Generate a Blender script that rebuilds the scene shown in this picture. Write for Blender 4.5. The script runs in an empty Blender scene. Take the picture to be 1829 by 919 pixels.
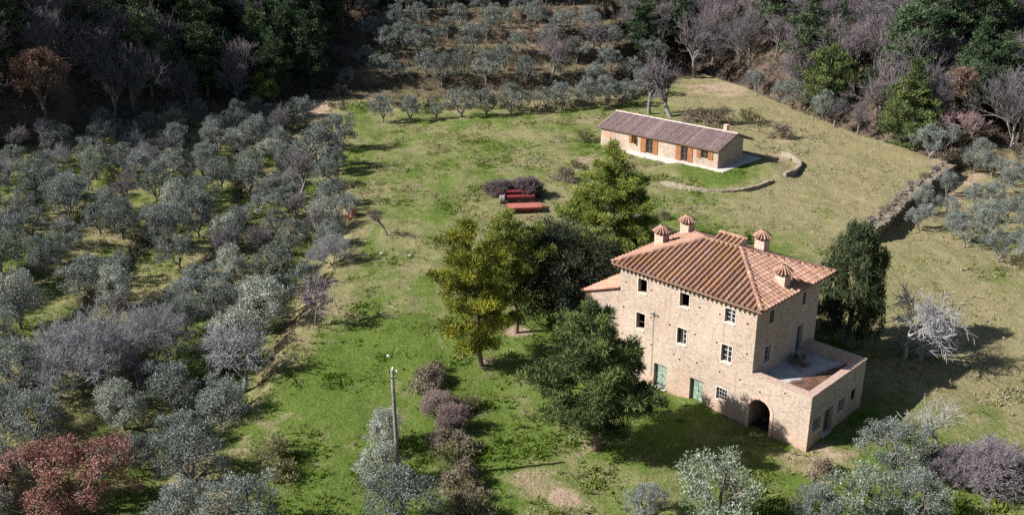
import bpy, bmesh, math, random
import numpy as np
from mathutils import Matrix, Vector
R = math.radians
SC = bpy.context.scene
COL = SC.collection

# ------------------------------------------------------------------ camera, sky, sun, exposure
W0, H0 = 1829.0, 919.0
F_PX, PITCH, ROLL, CAM_Z = 1698.93, 0.37314, -0.0092023, 37.848
FWD = np.array([0, math.cos(PITCH), -math.sin(PITCH)])
_rt = np.array([1.0, 0, 0]); _up = np.cross(_rt, FWD)
RT = math.cos(ROLL) * _rt + math.sin(ROLL) * _up
UP = -math.sin(ROLL) * _rt + math.cos(ROLL) * _up
CAM = np.array([0, 0, CAM_Z])
cd = bpy.data.cameras.new('camera'); cam = bpy.data.objects.new('camera', cd); COL.objects.link(cam)
cd.sensor_fit = 'HORIZONTAL'; cd.sensor_width = 36.0; cd.lens = F_PX / W0 * 36.0
cd.clip_start = 0.5; cd.clip_end = 6000
M = Matrix.Identity(4)
for i in range(3):
    M[i][0], M[i][1], M[i][2], M[i][3] = RT[i], UP[i], -FWD[i], CAM[i]
cam.matrix_world = M
SC.camera = cam

SUN_HEAD, SUN_EL = 260.7, 36.5            # compass heading (clockwise from +Y) and elevation of the sun
wd = bpy.data.worlds.new('World'); SC.world = wd; wd.use_nodes = True
nt = wd.node_tree; nt.nodes.clear()
sky = nt.nodes.new('ShaderNodeTexSky'); sky.sky_type = 'NISHITA'; sky.sun_disc = False
sky.sun_elevation = R(SUN_EL); sky.sun_rotation = R(SUN_HEAD)
bg = nt.nodes.new('ShaderNodeBackground'); bg.inputs['Strength'].default_value = 0.05
wo = nt.nodes.new('ShaderNodeOutputWorld')
nt.links.new(sky.outputs[0], bg.inputs['Color']); nt.links.new(bg.outputs[0], wo.inputs['Surface'])
sl = bpy.data.lights.new('sun', 'SUN'); sl.energy = 5.0; sl.angle = R(0.53); sl.color = (1.0, 0.97, 0.925)
so = bpy.data.objects.new('sun', sl); COL.objects.link(so)
tosun = Vector((math.sin(R(SUN_HEAD)) * math.cos(R(SUN_EL)), math.cos(R(SUN_HEAD)) * math.cos(R(SUN_EL)), math.sin(R(SUN_EL))))
so.rotation_euler = tosun.to_track_quat('Z', 'Y').to_euler(); so.location = (-60, 20, 90)
SC.view_settings.view_transform = 'Standard'; SC.view_settings.look = 'None'
SC.view_settings.exposure = 0.96; SC.view_settings.gamma = 1.0; SC.view_settings.use_curve_mapping = False
SC.render.engine = 'CYCLES'
SC.cycles.max_bounces = 4; SC.cycles.diffuse_bounces = 2; SC.cycles.glossy_bounces = 1
SC.cycles.transmission_bounces = 2; SC.cycles.transparent_max_bounces = 4
SC.cycles.use_denoising = False

# ------------------------------------------------------------------ helpers
def ss(a, b, x):
    t = np.clip((np.asarray(x, float) - a) / (b - a), 0, 1); return t * t * (3 - 2 * t)

_lat = np.random.default_rng(5).random((256, 256))
def noise(x, y):
    x = np.asarray(x, float) + 1000.3; y = np.asarray(y, float) + 1000.7
    xi = np.floor(x).astype(int); yi = np.floor(y).astype(int); fx = x - xi; fy = y - yi
    fx = fx * fx * (3 - 2 * fx); fy = fy * fy * (3 - 2 * fy)
    a = _lat[xi % 256, yi % 256]; b = _lat[(xi + 1) % 256, yi % 256]
    c = _lat[xi % 256, (yi + 1) % 256]; d = _lat[(xi + 1) % 256, (yi + 1) % 256]
    return (a * (1 - fx) + b * fx) * (1 - fy) + (c * (1 - fx) + d * fx) * fy
def fbm(x, y, o=3):
    s = 0; a = 0.5
    for k in range(o):
        s = s + a * (noise(x * 2 ** k + 17 * k, y * 2 ** k - 9 * k) - 0.5); a *= 0.5
    return s

class MB:
    """collects vertices and faces of mixed size, builds ONE mesh"""
    def __init__(s): s.v = []; s.f = []; s.c = []; s.n = 0; s.m = []
    def add(s, V, F, c=None, m=0):
        b = s.n; s.v.extend([tuple(p) for p in V]); s.n += len(V)
        for f in F: s.f.append(tuple(i + b for i in f)); s.c.append(c); s.m.append(m)
    def quad(s, a, b, c, d, col=None, m=0): s.add([a, b, c, d], [(0, 1, 2, 3)], col, m)
    def box(s, x0, x1, y0, y1, z0, z1, col=None, m=0):
        V = [(x0, y0, z0), (x1, y0, z0), (x1, y1, z0), (x0, y1, z0), (x0, y0, z1), (x1, y0, z1), (x1, y1, z1), (x0, y1, z1)]
        s.add(V, [(3, 2, 1, 0), (4, 5, 6, 7), (0, 1, 5, 4), (1, 2, 6, 5), (2, 3, 7, 6), (3, 0, 4, 7)], col, m)
    def tube(s, P, rad, n=6, col=None, cap=True, m=0):
        V, F = tube_np(P, rad, n)
        s.add(V, [tuple(f) for f in F], col, m)
        if cap:
            b = s.n - len(V); k = len(P)
            s.f.append(tuple(b + i for i in range(n))[::-1]); s.c.append(col); s.m.append(m)
            s.f.append(tuple(b + (k - 1) * n + i for i in range(n))); s.c.append(col); s.m.append(m)
    def mesh(s, name, mats, smooth=False):
        me = bpy.data.meshes.new(name); me.from_pydata(s.v, [], s.f)
        for m in (mats if isinstance(mats, (list, tuple)) else [mats]): me.materials.append(m)
        if any(x is not None for x in s.c):
            a = me.attributes.new('col', 'FLOAT_COLOR', 'FACE')
            a.data.foreach_set('color', [y for x in s.c for y in ((*(x or (0.5, 0.5, 0.5)), 1.0))])
        if any(s.m): me.polygons.foreach_set('material_index', s.m)
        if smooth: me.polygons.foreach_set('use_smooth', [True] * len(s.f))
        me.update(); return me
    def build(s, name, mats, parent=None, smooth=False): return link(name, s.mesh(name, mats, smooth), parent)

def link(name, me, parent=None):
    o = bpy.data.objects.new(name, me); COL.objects.link(o)
    if parent: o.parent = parent
    return o
def thing(name, label, cat, loc=(0, 0, 0), rz=0, group=None):
    o = bpy.data.objects.new(name, None); COL.objects.link(o); o.empty_display_size = 0.3
    o.location = loc; o.rotation_euler = (0, 0, rz); tag(o, label, cat, group); return o
def tag(o, label=None, cat=None, group=None, kind=None):
    if label: o['label'] = label
    if cat: o['category'] = cat
    if group: o['group'] = group
    if kind: o['kind'] = kind
    return o

def tube_np(P, rad, n=5):
    P = np.asarray(P, float); rad = np.broadcast_to(np.asarray(rad, float), (len(P),))
    T = np.gradient(P, axis=0); T /= np.linalg.norm(T, axis=1)[:, None] + 1e-9
    ref = np.array([0.31, 0.2, 0.93]) if abs(T[0, 2]) < 0.8 else np.array([1.0, 0.1, 0.05])
    S = np.cross(T, ref); S /= np.linalg.norm(S, axis=1)[:, None] + 1e-9
    B = np.cross(T, S); a = np.arange(n) * 2 * math.pi / n
    V = P[:, None] + rad[:, None, None] * (np.cos(a)[None, :, None] * S[:, None] + np.sin(a)[None, :, None] * B[:, None])
    k = len(P); F = []
    for i in range(k - 1):
        for j in range(n):
            F.append((i * n + j, i * n + (j + 1) % n, (i + 1) * n + (j + 1) % n, (i + 1) * n + j))
    return V.reshape(-1, 3), np.array(F)

def np_mesh(name, V, F, mat, tint=None, smooth=False):
    """fast mesh from numpy arrays, every face with the same number of corners"""
    me = bpy.data.meshes.new(name); nf, k = F.shape
    me.vertices.add(len(V)); me.vertices.foreach_set('co', np.asarray(V, np.float32).ravel())
    me.loops.add(nf * k); me.loops.foreach_set('vertex_index', F.astype(np.int32).ravel())
    me.polygons.add(nf); me.polygons.foreach_set('loop_start', np.arange(0, nf * k, k, dtype=np.int32))
    if smooth: me.polygons.foreach_set('use_smooth', np.ones(nf, bool))
    me.update(calc_edges=True)
    if tint is not None:
        a = me.attributes.new('tint', 'FLOAT', 'FACE'); a.data.foreach_set('value', np.asarray(tint, np.float32))
    me.materials.append(mat); return me

# ------------------------------------------------------------------ materials
def new_mat(name):
    m = bpy.data.materials.new(name); m.use_nodes = True; t = m.node_tree; t.nodes.clear()
    return m, t, (lambda ty, **k: _node(t, ty, **k))
def _node(t, ty, **k):
    n = t.nodes.new(ty)
    for a, v in k.items(): setattr(n, a, v)
    return n
def L(t, a, b): t.links.new(a, b)
def ramp(t, fac, stops):
    n = t.nodes.new('ShaderNodeValToRGB'); e = n.color_ramp.elements
    while len(e) < len(stops): e.new(0.5)
    for el, (p, c) in zip(e, stops): el.position = p; el.color = (*c, 1)
    L(t, fac, n.inputs[0]); return n.outputs[0]
def mix(t, fac, a, b, mode='MIX'):
    n = t.nodes.new('ShaderNodeMix'); n.data_type = 'RGBA'; n.blend_type = mode
    for s, v in ((n.inputs[0], fac), (n.inputs[6], a), (n.inputs[7], b)):
        if hasattr(v, 'is_output'): L(t, v, s)
        elif isinstance(v, tuple): s.default_value = (*v, 1)
        else: s.default_value = v
    return n.outputs[2]
def math_(t, op, a, b=0.0, c=None, clamp=False):
    n = t.nodes.new('ShaderNodeMath'); n.operation = op; n.use_clamp = clamp
    for s, v in zip(n.inputs, (a, b, c)):
        if v is None: continue
        if hasattr(v, 'is_output'): L(t, v, s)
        else: s.default_value = v
    return n.outputs[0]
def noise_n(t, vec, scale, detail=4, rough=0.6):
    n = t.nodes.new('ShaderNodeTexNoise'); n.inputs['Scale'].default_value = scale
    n.inputs['Detail'].default_value = detail; n.inputs['Roughness'].default_value = rough
    L(t, vec, n.inputs['Vector']); return n.outputs['Fac']
def finish(m, t, color, rough=0.9, bump=None, dist=0.05, strength=1.0, spec=0.2):
    p = t.nodes.new('ShaderNodeBsdfPrincipled'); o = t.nodes.new('ShaderNodeOutputMaterial')
    if isinstance(color, tuple): p.inputs['Base Color'].default_value = (*color, 1)
    else: L(t, color, p.inputs['Base Color'])
    p.inputs['Roughness'].default_value = rough; p.inputs['Specular IOR Level'].default_value = spec
    if bump is not None:
        b = t.nodes.new('ShaderNodeBump'); b.inputs['Distance'].default_value = dist; b.inputs['Strength'].default_value = strength
        L(t, bump, b.inputs['Height']); L(t, b.outputs[0], p.inputs['Normal'])
    L(t, p.outputs[0], o.inputs[0]); return m
def plain(name, c, var=0.25, scale=3.0, rough=0.85, spec=0.2):
    m, t, N = new_mat(name); tc = N('ShaderNodeTexCoord').outputs['Object']
    f = noise_n(t, tc, scale, 5, 0.65)
    col = ramp(t, f, [(0.3, tuple(x * (1 - var) for x in c)), (0.7, tuple(min(1, x * (1 + var)) for x in c))])
    return finish(m, t, col, rough, f, 0.02, spec=spec)
def stone(name, stops, mortar, scale=4.2, blotch=(0.34, 0.2, 0.13), blotch_amt=0.85, grey=(0.3, 0.27, 0.24), low=0.0):
    m, t, N = new_mat(name); tc = N('ShaderNodeTexCoord').outputs['Object']
    mp = N('ShaderNodeMapping'); mp.inputs['Scale'].default_value = (1, 1, 1.7); L(t, tc, mp.inputs[0])
    wv = N('ShaderNodeVectorMath', operation='ADD')
    nn = N('ShaderNodeTexNoise'); nn.inputs['Scale'].default_value = 2.0; L(t, tc, nn.inputs['Vector'])
    sc = N('ShaderNodeVectorMath', operation='SCALE'); sc.inputs['Scale'].default_value = 0.25; L(t, nn.outputs['Color'], sc.inputs[0])
    L(t, mp.outputs[0], wv.inputs[0]); L(t, sc.outputs[0], wv.inputs[1])
    v1 = N('ShaderNodeTexVoronoi'); v1.inputs['Scale'].default_value = scale; L(t, wv.outputs[0], v1.inputs['Vector'])
    v2 = N('ShaderNodeTexVoronoi', feature='DISTANCE_TO_EDGE'); v2.inputs['Scale'].default_value = scale; L(t, wv.outputs[0], v2.inputs['Vector'])
    sep = N('ShaderNodeSeparateColor'); L(t, v1.outputs['Color'], sep.inputs[0])
    c = ramp(t, sep.outputs[0], stops)
    edge = ramp(t, v2.outputs['Distance'], [(0.0, (0, 0, 0)), (0.09, (1, 1, 1))])
    c = mix(t, edge, mortar, c)
    f1 = noise_n(t, tc, 0.45, 5, 0.6)
    c = mix(t, math_(t, 'MULTIPLY', ramp(t, f1, [(0.48, (0, 0, 0)), (0.66, (1, 1, 1))]), blotch_amt), c, mix(t, 0.55, c, blotch))
    f2 = noise_n(t, tc, 1.1, 6, 0.7)
    c = mix(t, math_(t, 'MULTIPLY', ramp(t, f2, [(0.5, (0, 0, 0)), (0.7, (1, 1, 1))]), 0.55), c, grey)
    f3 = noise_n(t, tc, 9, 4, 0.7)
    c = mix(t, 0.45, c, ramp(t, f3, [(0.3, (0.4, 0.38, 0.37)), (0.75, (1, 1, 1))]), 'MULTIPLY')
    sx = N('ShaderNodeSeparateXYZ'); L(t, tc, sx.inputs[0])
    lowz = ramp(t, math_(t, 'MULTIPLY_ADD', sx.outputs[2], 0.2, math_(t, 'MULTIPLY', f1, 0.75)), [(0.42, (1, 1, 1)), (0.62, (0, 0, 0))])
    c = mix(t, math_(t, 'MULTIPLY', lowz, low), c, (0.46, 0.25, 0.15))
    base_ = ramp(t, math_(t, 'MULTIPLY_ADD', sx.outputs[2], 0.9, f2), [(0.35, (1, 1, 1)), (0.75, (0, 0, 0))])
    c = mix(t, math_(t, 'MULTIPLY', base_, low), c, (0.13, 0.115, 0.08))
    f4 = noise_n(t, tc, 0.23, 4, 0.55)
    c = mix(t, math_(t, 'MULTIPLY', ramp(t, f4, [(0.46, (0, 0, 0)), (0.6, (1, 1, 1))]), 0.38), c, tuple(min(1, x * 1.12) for x in mortar))
    mp2 = N('ShaderNodeMapping'); mp2.inputs['Scale'].default_value = (1.6, 1.6, 0.16); L(t, tc, mp2.inputs[0])
    f5 = noise_n(t, mp2.outputs[0], 1.3, 4, 0.6)
    c = mix(t, math_(t, 'MULTIPLY', ramp(t, f5, [(0.56, (0, 0, 0)), (0.72, (1, 1, 1))]), 0.5), c, tuple(x * .62 for x in grey))
    h = math_(t, 'ADD', edge, math_(t, 'MULTIPLY', f3, 0.7))
    return finish(m, t, c, 0.95, h, 0.04, 0.6, 0.1)
def attr_mat(name, rough=0.85, spec=0.2, noise_amt=0.35):
    m, t, N = new_mat(name); tc = N('ShaderNodeTexCoord').outputs['Object']
    a = N('ShaderNodeAttribute', attribute_name='col').outputs['Color']
    f = noise_n(t, tc, 5, 5, 0.7)
    c = mix(t, noise_amt, a, ramp(t, f, [(0.3, (0.35, 0.33, 0.32)), (0.7, (1, 1, 1))]), 'MULTIPLY')
    return finish(m, t, c, rough, f, 0.015, spec=spec)
def leaf(name, stops, trans=0.25, objvar=0.35, gloss=0.0, second=None):
    """tint picks the leaf colour, each tree differs a little"""
    m, t, N = new_mat(name)
    a = N('ShaderNodeAttribute', attribute_name='tint').outputs['Fac']
    c = ramp(t, a, stops)
    oi = N('ShaderNodeObjectInfo').outputs['Random']
    if second: c = mix(t, math_(t, 'MULTIPLY', oi, 0.6), c, second)
    v = math_(t, 'MULTIPLY_ADD', oi, objvar, 1 - objvar / 2)
    hs = N('ShaderNodeHueSaturation'); L(t, c, hs.inputs['Color']); L(t, v, hs.inputs['Value'])
    d = N('ShaderNodeBsdfDiffuse'); L(t, hs.outputs[0], d.inputs[0]); o = N('ShaderNodeOutputMaterial')
    tr = N('ShaderNodeBsdfTranslucent'); L(t, hs.outputs[0], tr.inputs[0])
    mx = N('ShaderNodeMixShader'); mx.inputs[0].default_value = trans
    L(t, d.outputs[0], mx.inputs[1]); L(t, tr.outputs[0], mx.inputs[2]); out = mx.outputs[0]
    if gloss:
        g = N('ShaderNodeBsdfGlossy'); g.inputs['Roughness'].default_value = 0.5
        m2 = N('ShaderNodeMixShader'); m2.inputs[0].default_value = gloss; L(t, out, m2.inputs[1]); L(t, g.outputs[0], m2.inputs[2]); out = m2.outputs[0]
    L(t, out, o.inputs[0]); return m

MAT = {}
MAT['stone'] = stone('farm_stone', [(0.0, (0.33, 0.255, 0.20)), (0.25, (0.48, 0.385, 0.305)), (0.65, (0.57, 0.465, 0.375)), (1.0, (0.49, 0.355, 0.27))], (0.54, 0.445, 0.36), 5.2, low=0.42, blotch=(0.44, 0.26, 0.17), grey=(0.36, 0.315, 0.285))
MAT['stone2'] = stone('cottage_stone', [(0.0, (0.30, 0.21, 0.16)), (0.4, (0.44, 0.34, 0.26)), (0.7, (0.53, 0.42, 0.33)), (1.0, (0.43, 0.29, 0.22))], (0.54, 0.45, 0.37), 4.2, blotch_amt=0.2)
MAT['rubble'] = stone('rubble_stone', [(0.0, (0.10, 0.085, 0.065)), (0.5, (0.19, 0.165, 0.13)), (1.0, (0.30, 0.265, 0.22))], (0.10, 0.09, 0.06), 3.0)
MAT['brick'] = plain('brick', (0.42, 0.25, 0.17), 0.35, 6)
MAT['plaster'] = plain('lime_plaster', (0.56, 0.48, 0.40), 0.25, 4)
MAT['coping'] = plain('brick_coping', (0.40, 0.28, 0.23), 0.35, 5)
MAT['chimney'] = plain('pink_plaster', (0.55, 0.36, 0.28), 0.3, 4)
MAT['tile'] = attr_mat('roof_tile')
MAT['dark'] = plain('room_shade', (0.025, 0.018, 0.016), 0.3)  # near-black colour standing in for shade inside rooms and wall holes
MAT['glass'] = plain('window_glass', (0.02, 0.022, 0.025), 0.2, rough=0.15, spec=0.5)
MAT['frame'] = plain('grey_white_frame', (0.40, 0.39, 0.36), 0.2)
MAT['grating'] = plain('iron', (0.12, 0.12, 0.115), 0.2)
MAT['green'] = plain('green_paint', (0.22, 0.285, 0.225), 0.45, 5)
MAT['shut'] = plain('grey_blue_wood', (0.10, 0.10, 0.11), 0.3)
MAT['orange'] = plain('orange_wood', (0.27, 0.115, 0.05), 0.35, 6)
MAT['wood'] = plain('dark_beam', (0.10, 0.065, 0.045), 0.3)
MAT['concrete'] = plain('pale_slab', (0.47, 0.445, 0.41), 0.3, 2.5)
MAT['terrace'] = plain('terrace_screed', (0.40, 0.36, 0.33), 0.45, 0.9)
MAT['pole'] = plain('weathered_pole', (0.20, 0.185, 0.165), 0.35, 5)
MAT['pale'] = plain('pale_ceramic', (0.75, 0.76, 0.72), 0.1)
MAT['red'] = plain('faded_red_paint', (0.37, 0.13, 0.10), 0.35, 3, 0.6)
MAT['darkred'] = plain('dark_red_paint', (0.19, 0.035, 0.04), 0.35, 4, 0.5)
MAT['tyre'] = plain('tyre_rubber', (0.03, 0.03, 0.03), 0.3)
MAT['steel'] = plain('dull_steel', (0.25, 0.23, 0.24), 0.3)
MAT['bark'] = plain('bark', (0.15, 0.11, 0.085), 0.4, 6)
MAT['barkpine'] = plain('pine_bark', (0.19, 0.13, 0.10), 0.4, 6)
MAT['barkgrey'] = plain('grey_bark', (0.17, 0.155, 0.14), 0.4, 6)
MAT['barkpale'] = plain('pale_bark', (0.33, 0.31, 0.29), 0.2, 6)
MAT['twig'] = leaf('grey_twigs', [(0, (0.105, 0.098, 0.105)), (1, (0.23, 0.21, 0.225))], 0.0, 0.55, second=(0.19, 0.145, 0.15))
MAT['twigblue'] = leaf('silver_twigs', [(0, (0.175, 0.172, 0.18)), (1, (0.38, 0.37, 0.38))], 0.0, 0.2)
MAT['twigpurple'] = leaf('purple_twigs', [(0, (0.165, 0.14, 0.15)), (1, (0.31, 0.265, 0.28))], 0.0, 0.2)
MAT['twigpink'] = leaf('pinkish_twigs', [(0, (0.22, 0.14, 0.15)), (1, (0.34, 0.24, 0.24))], 0.0, 0.2)
MAT['twigmauve'] = leaf('brown_grey_twigs', [(0, (0.20, 0.145, 0.135)), (1, (0.36, 0.28, 0.26))], 0.0, 0.3)
MAT['twigpale'] = leaf('bleached_twigs', [(0, (0.30, 0.285, 0.275)), (1, (0.46, 0.435, 0.42))], 0.0, 0.1)
MAT['twigbrown'] = leaf('brown_brush', [(0, (0.14, 0.115, 0.09)), (1, (0.30, 0.24, 0.175))], 0.0, 0.3)
MAT['twigdark'] = leaf('dark_brush', [(0, (0.10, 0.08, 0.085)), (1, (0.22, 0.17, 0.17))], 0.0, 0.2)
MAT['olive'] = leaf('olive_leaf', [(0, (0.06, 0.075, 0.055)), (0.55, (0.155, 0.18, 0.155)), (1, (0.32, 0.345, 0.31))], 0.1, 0.45, 0.03, second=(0.17, 0.185, 0.17))
MAT['olivepale'] = leaf('pale_olive_leaf', [(0, (0.15, 0.165, 0.12)), (0.5, (0.33, 0.35, 0.29)), (1, (0.52, 0.53, 0.47))], 0.12, 0.2, 0.03)
MAT['olivegreen'] = leaf('green_olive_leaf', [(0, (0.08, 0.11, 0.06)), (0.5, (0.18, 0.215, 0.15)), (1, (0.31, 0.35, 0.27))], 0.12, 0.2, 0.03)
MAT['pineyellow'] = leaf('yellow_pine_needles', [(0, (0.07, 0.085, 0.02)), (0.45, (0.175, 0.185, 0.032)), (1, (0.36, 0.34, 0.05))], 0.15, 0.1)
MAT['pinelime'] = leaf('lime_pine_needles', [(0, (0.07, 0.10, 0.024)), (0.5, (0.19, 0.225, 0.05)), (1, (0.36, 0.37, 0.085))], 0.15, 0.1)
MAT['pinegreen'] = leaf('green_pine_needles', [(0, (0.045, 0.068, 0.028)), (0.5, (0.115, 0.15, 0.055)), (1, (0.22, 0.255, 0.095))], 0.12, 0.15)
MAT['pinefront'] = leaf('dark_pine_needles', [(0, (0.035, 0.055, 0.024)), (0.5, (0.09, 0.12, 0.045)), (1, (0.19, 0.225, 0.08))], 0.12, 0.05)
MAT['conifer'] = leaf('forest_needles', [(0, (0.022, 0.04, 0.026)), (0.5, (0.055, 0.085, 0.045)), (1, (0.12, 0.155, 0.075))], 0.08, 0.5)
MAT['holm'] = leaf('holm_oak_leaf', [(0, (0.013, 0.019, 0.013)), (0.5, (0.032, 0.042, 0.027)), (1, (0.085, 0.10, 0.062))], 0.05, 0.3)
MAT['cypress'] = leaf('cypress_sprays', [(0, (0.03, 0.042, 0.025)), (0.5, (0.065, 0.085, 0.042)), (1, (0.12, 0.135, 0.065))], 0.05, 0.2)
MAT['redleaf'] = leaf('russet_oak_leaf', [(0, (0.12, 0.06, 0.05)), (0.5, (0.29, 0.145, 0.12)), (1, (0.46, 0.27, 0.225))], 0.2, 0.1)
MAT['brownleaf'] = leaf('brown_oak_leaf', [(0, (0.13, 0.08, 0.06)), (0.5, (0.24, 0.15, 0.11)), (1, (0.36, 0.24, 0.18))], 0.2, 0.4)
MAT['limeleaf'] = leaf('yellow_green_leaf', [(0, (0.06, 0.08, 0.02)), (0.5, (0.17, 0.20, 0.05)), (1, (0.28, 0.30, 0.09))], 0.2, 0.3)
MAT['brush'] = leaf('bramble_leaf', [(0, (0.08, 0.085, 0.04)), (0.5, (0.19, 0.18, 0.09)), (1, (0.34, 0.29, 0.17))], 0.15, 0.4)
MAT['grass'] = leaf('grass_blades', [(0, (0.085, 0.14, 0.018)), (0.35, (0.14, 0.185, 0.035)), (0.6, (0.18, 0.195, 0.06)), (0.8, (0.275, 0.245, 0.14)), (1, (0.35, 0.30, 0.205))], 0.25, 0.0)

# ------------------------------------------------------------------ the lie of the land
A = np.array([0.698, -0.716]); B = np.array([0.716, 0.698]); HOUSE = np.array([17.5, 61.70]); RZ = -R(45.7)
def hw(s, t): p = HOUSE + A * s + B * t; return float(p[0]), float(p[1])
_yl = np.array([0, 51.4, 61.6, 64.4, 68.3, 75.4, 90.7, 110.2, 124.4, 142, 162, 174, 400])
_xl = np.array([-19, -19.7, -22.8, -20.7, -19.4, -19.6, -18.5, -18.8, -23, -27.8, -30.4, -31.2, -32])
def lip_d(x, y): return np.interp(y, _yl, _xl) - x
_xb = np.array([-400, -120, -95, -80, -72, -65, -55, -37, -20, 0, 20, 30, 39.4, 46.7, 51.6, 57, 62.4, 74, 90, 120, 400])
_yb = np.array([40, 64, 84, 104, 122, 144, 161, 171, 170, 168, 172, 188, 206, 189, 165, 147, 134, 133, 129, 112, 60])
def back_e(x, y): return y - np.interp(x, _xb, _yb)
BANK = np.array([(40.5, 104), (43.6, 107.5), (48.8, 114.8), (56.2, 124.5), (62.5, 132)])
WALLA = [(20.2, 123.4), (23.1, 121.0), (25.4, 119.5), (27.5, 119.1), (30.5, 119.6), (33.0, 121.0), (35.2, 122.9)]
WALLB = [(37.4, 125.3), (39.2, 127.1), (40.9, 130.2), (41.5, 132.2), (41.4, 135.0), (40.4, 137.1)]
def seg_dist(x, y, P):
    x = np.asarray(x, float); y = np.asarray(y, float); best = np.full(np.shape(x), 1e9); side = np.zeros(np.shape(x))
    for (ax, ay), (bx, by) in zip(P[:-1], P[1:]):
        dx, dy = bx - ax, by - ay; l2 = dx * dx + dy * dy
        t = np.clip(((x - ax) * dx + (y - ay) * dy) / l2, 0, 1)
        d = np.hypot(x - ax - t * dx, y - ay - t * dy); s = (x - ax) * dy - (y - ay) * dx
        m = d < best; best = np.where(m, d, best); side = np.where(m, s, side)
    return best, np.sign(side)
def steps(t, k=0.78):
    f = np.floor(t); return f + ss(k, 1.0, t - f)
def height(x, y):
    x = np.asarray(x, float); y = np.asarray(y, float)
    dl = lip_d(x, y); wob = 2.2 * (noise(x * 0.05, y * 0.05) - 0.5)
    far = 1 - ss(158, 172, y)
    g = np.maximum(dl, 0); g = np.where(g > 60, 60 + (g - 60) * 0.5, g)
    hl = (-(1.6 + .8 * (1 - ss(60, 85, y))) * ss(0, 3.2, dl) + 1.0 * (steps(g / 8.5 + 0.35 * wob + 0.2) - 0.15) * ss(4, 9, g)) * far
    e = back_e(x, y); ep = np.maximum(e, 0)
    terr = ss(-46, -36, x) * (1 - ss(30, 40, x))
    ec = np.where(ep > 130, 130 + (ep - 130) * 0.3, ep)
    ht = 1.0 * ss(0, 2.5, ep) + 2.6 * np.maximum(steps((ec + 1.5 * wob) / 12.5 - 0.12, 0.86), 0)
    hs = 0.30 * np.maximum(ec - 2, 0)
    hr = -2.0 * ss(0, 5, ep) * ss(36, 44, x) * (1 - ss(62, 70, x))
    hb = np.where(ep > 0, terr * ht + (1 - terr) * (hs + hr) , 0)
    d, sd = seg_dist(x, y, BANK)
    hbk = -1.9 * ss(0.2, 2.2, np.where(sd > 0, d, 0)) * (1 - ss(14, 34, d)) * ss(99, 106, y - 0.35 * (x - 44)) * (e < 3)
    hh = 0.75 * np.exp(-((x - 29.0) ** 2 + (y - 67.0) ** 2) / 26.0)
    lawn = 0.35 * (1 - ss(6.5, 9.5, np.hypot((x - 30.5) * 0.95, y - 129.0))) 
    return hl + hb + hbk + hh + lawn
def h1(x, y): return float(height(np.array([x]), np.array([y]))[0])
_t = np.concatenate([np.arange(40, 160, 0.25), np.arange(160, 520, 0.5)])
def at(px, py):
    """where the sight line through a point of the photograph meets the ground, in metres"""
    d = FWD + RT * (px - W0 / 2) / F_PX - UP * (py - H0 / 2) / F_PX
    P = CAM + _t[:, None] * d
    below = P[:, 2] < height(P[:, 0], P[:, 1])
    i = int(np.argmax(below)) if below.any() else len(_t) - 1
    return float(P[i, 0]), float(P[i, 1])
def pix(x, y, z):
    d = np.array([x, y, z]) - CAM; q = d @ FWD
    return W0 / 2 + F_PX * (d @ RT) / q, H0 / 2 - F_PX * (d @ UP) / q, q

def axis(lo, hi, step, far):
    a = list(np.arange(lo, hi + 1e-6, step)); s = step; x = hi
    while x < far: s *= 1.35; x += s; a.append(x)
    b = []; s = step; x = lo
    while x > -far: s *= 1.35; x -= s; b.append(x)
    return np.array(b[::-1] + a)
gx = axis(-95, 95, 0.4, 2500); gy = axis(42, 215, 0.4, 2500)
GX, GY = np.meshgrid(gx, gy); GZ = height(GX, GY)
E_ = back_e(GX, GY); DL = lip_d(GX, GY)
field = (1 - ss(0, 2, DL)) * (1 - ss(-1, 3, E_))
rough_ = 0.10 + 0.10 * ss(0, 4, DL) + 0.14 * ss(-1, 4, E_)
near = (np.abs(GX) < 130) & (GY < 260) & (GY > 30)
GZ = GZ + np.where(near & (GY < 175), 0.7 * fbm(GX * 0.16, GY * 0.16, 2) * field + 0.30 * fbm(GX * 0.5 + 9, GY * 0.3, 2) * field, 0)
GZ = GZ + np.where(near, rough_ * (2.0 * fbm(GX * 0.9, GY * 0.9, 3) + 1.2 * (noise(GX * 2.3, GY * 2.3) - 0.5)), 0)
ny, nx = GX.shape; idx = np.arange(nx * ny).reshape(ny, nx)
GF = np.stack([idx[:-1, :-1], idx[:-1, 1:], idx[1:, 1:], idx[1:, :-1]], -1).reshape(-1, 4)
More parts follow.
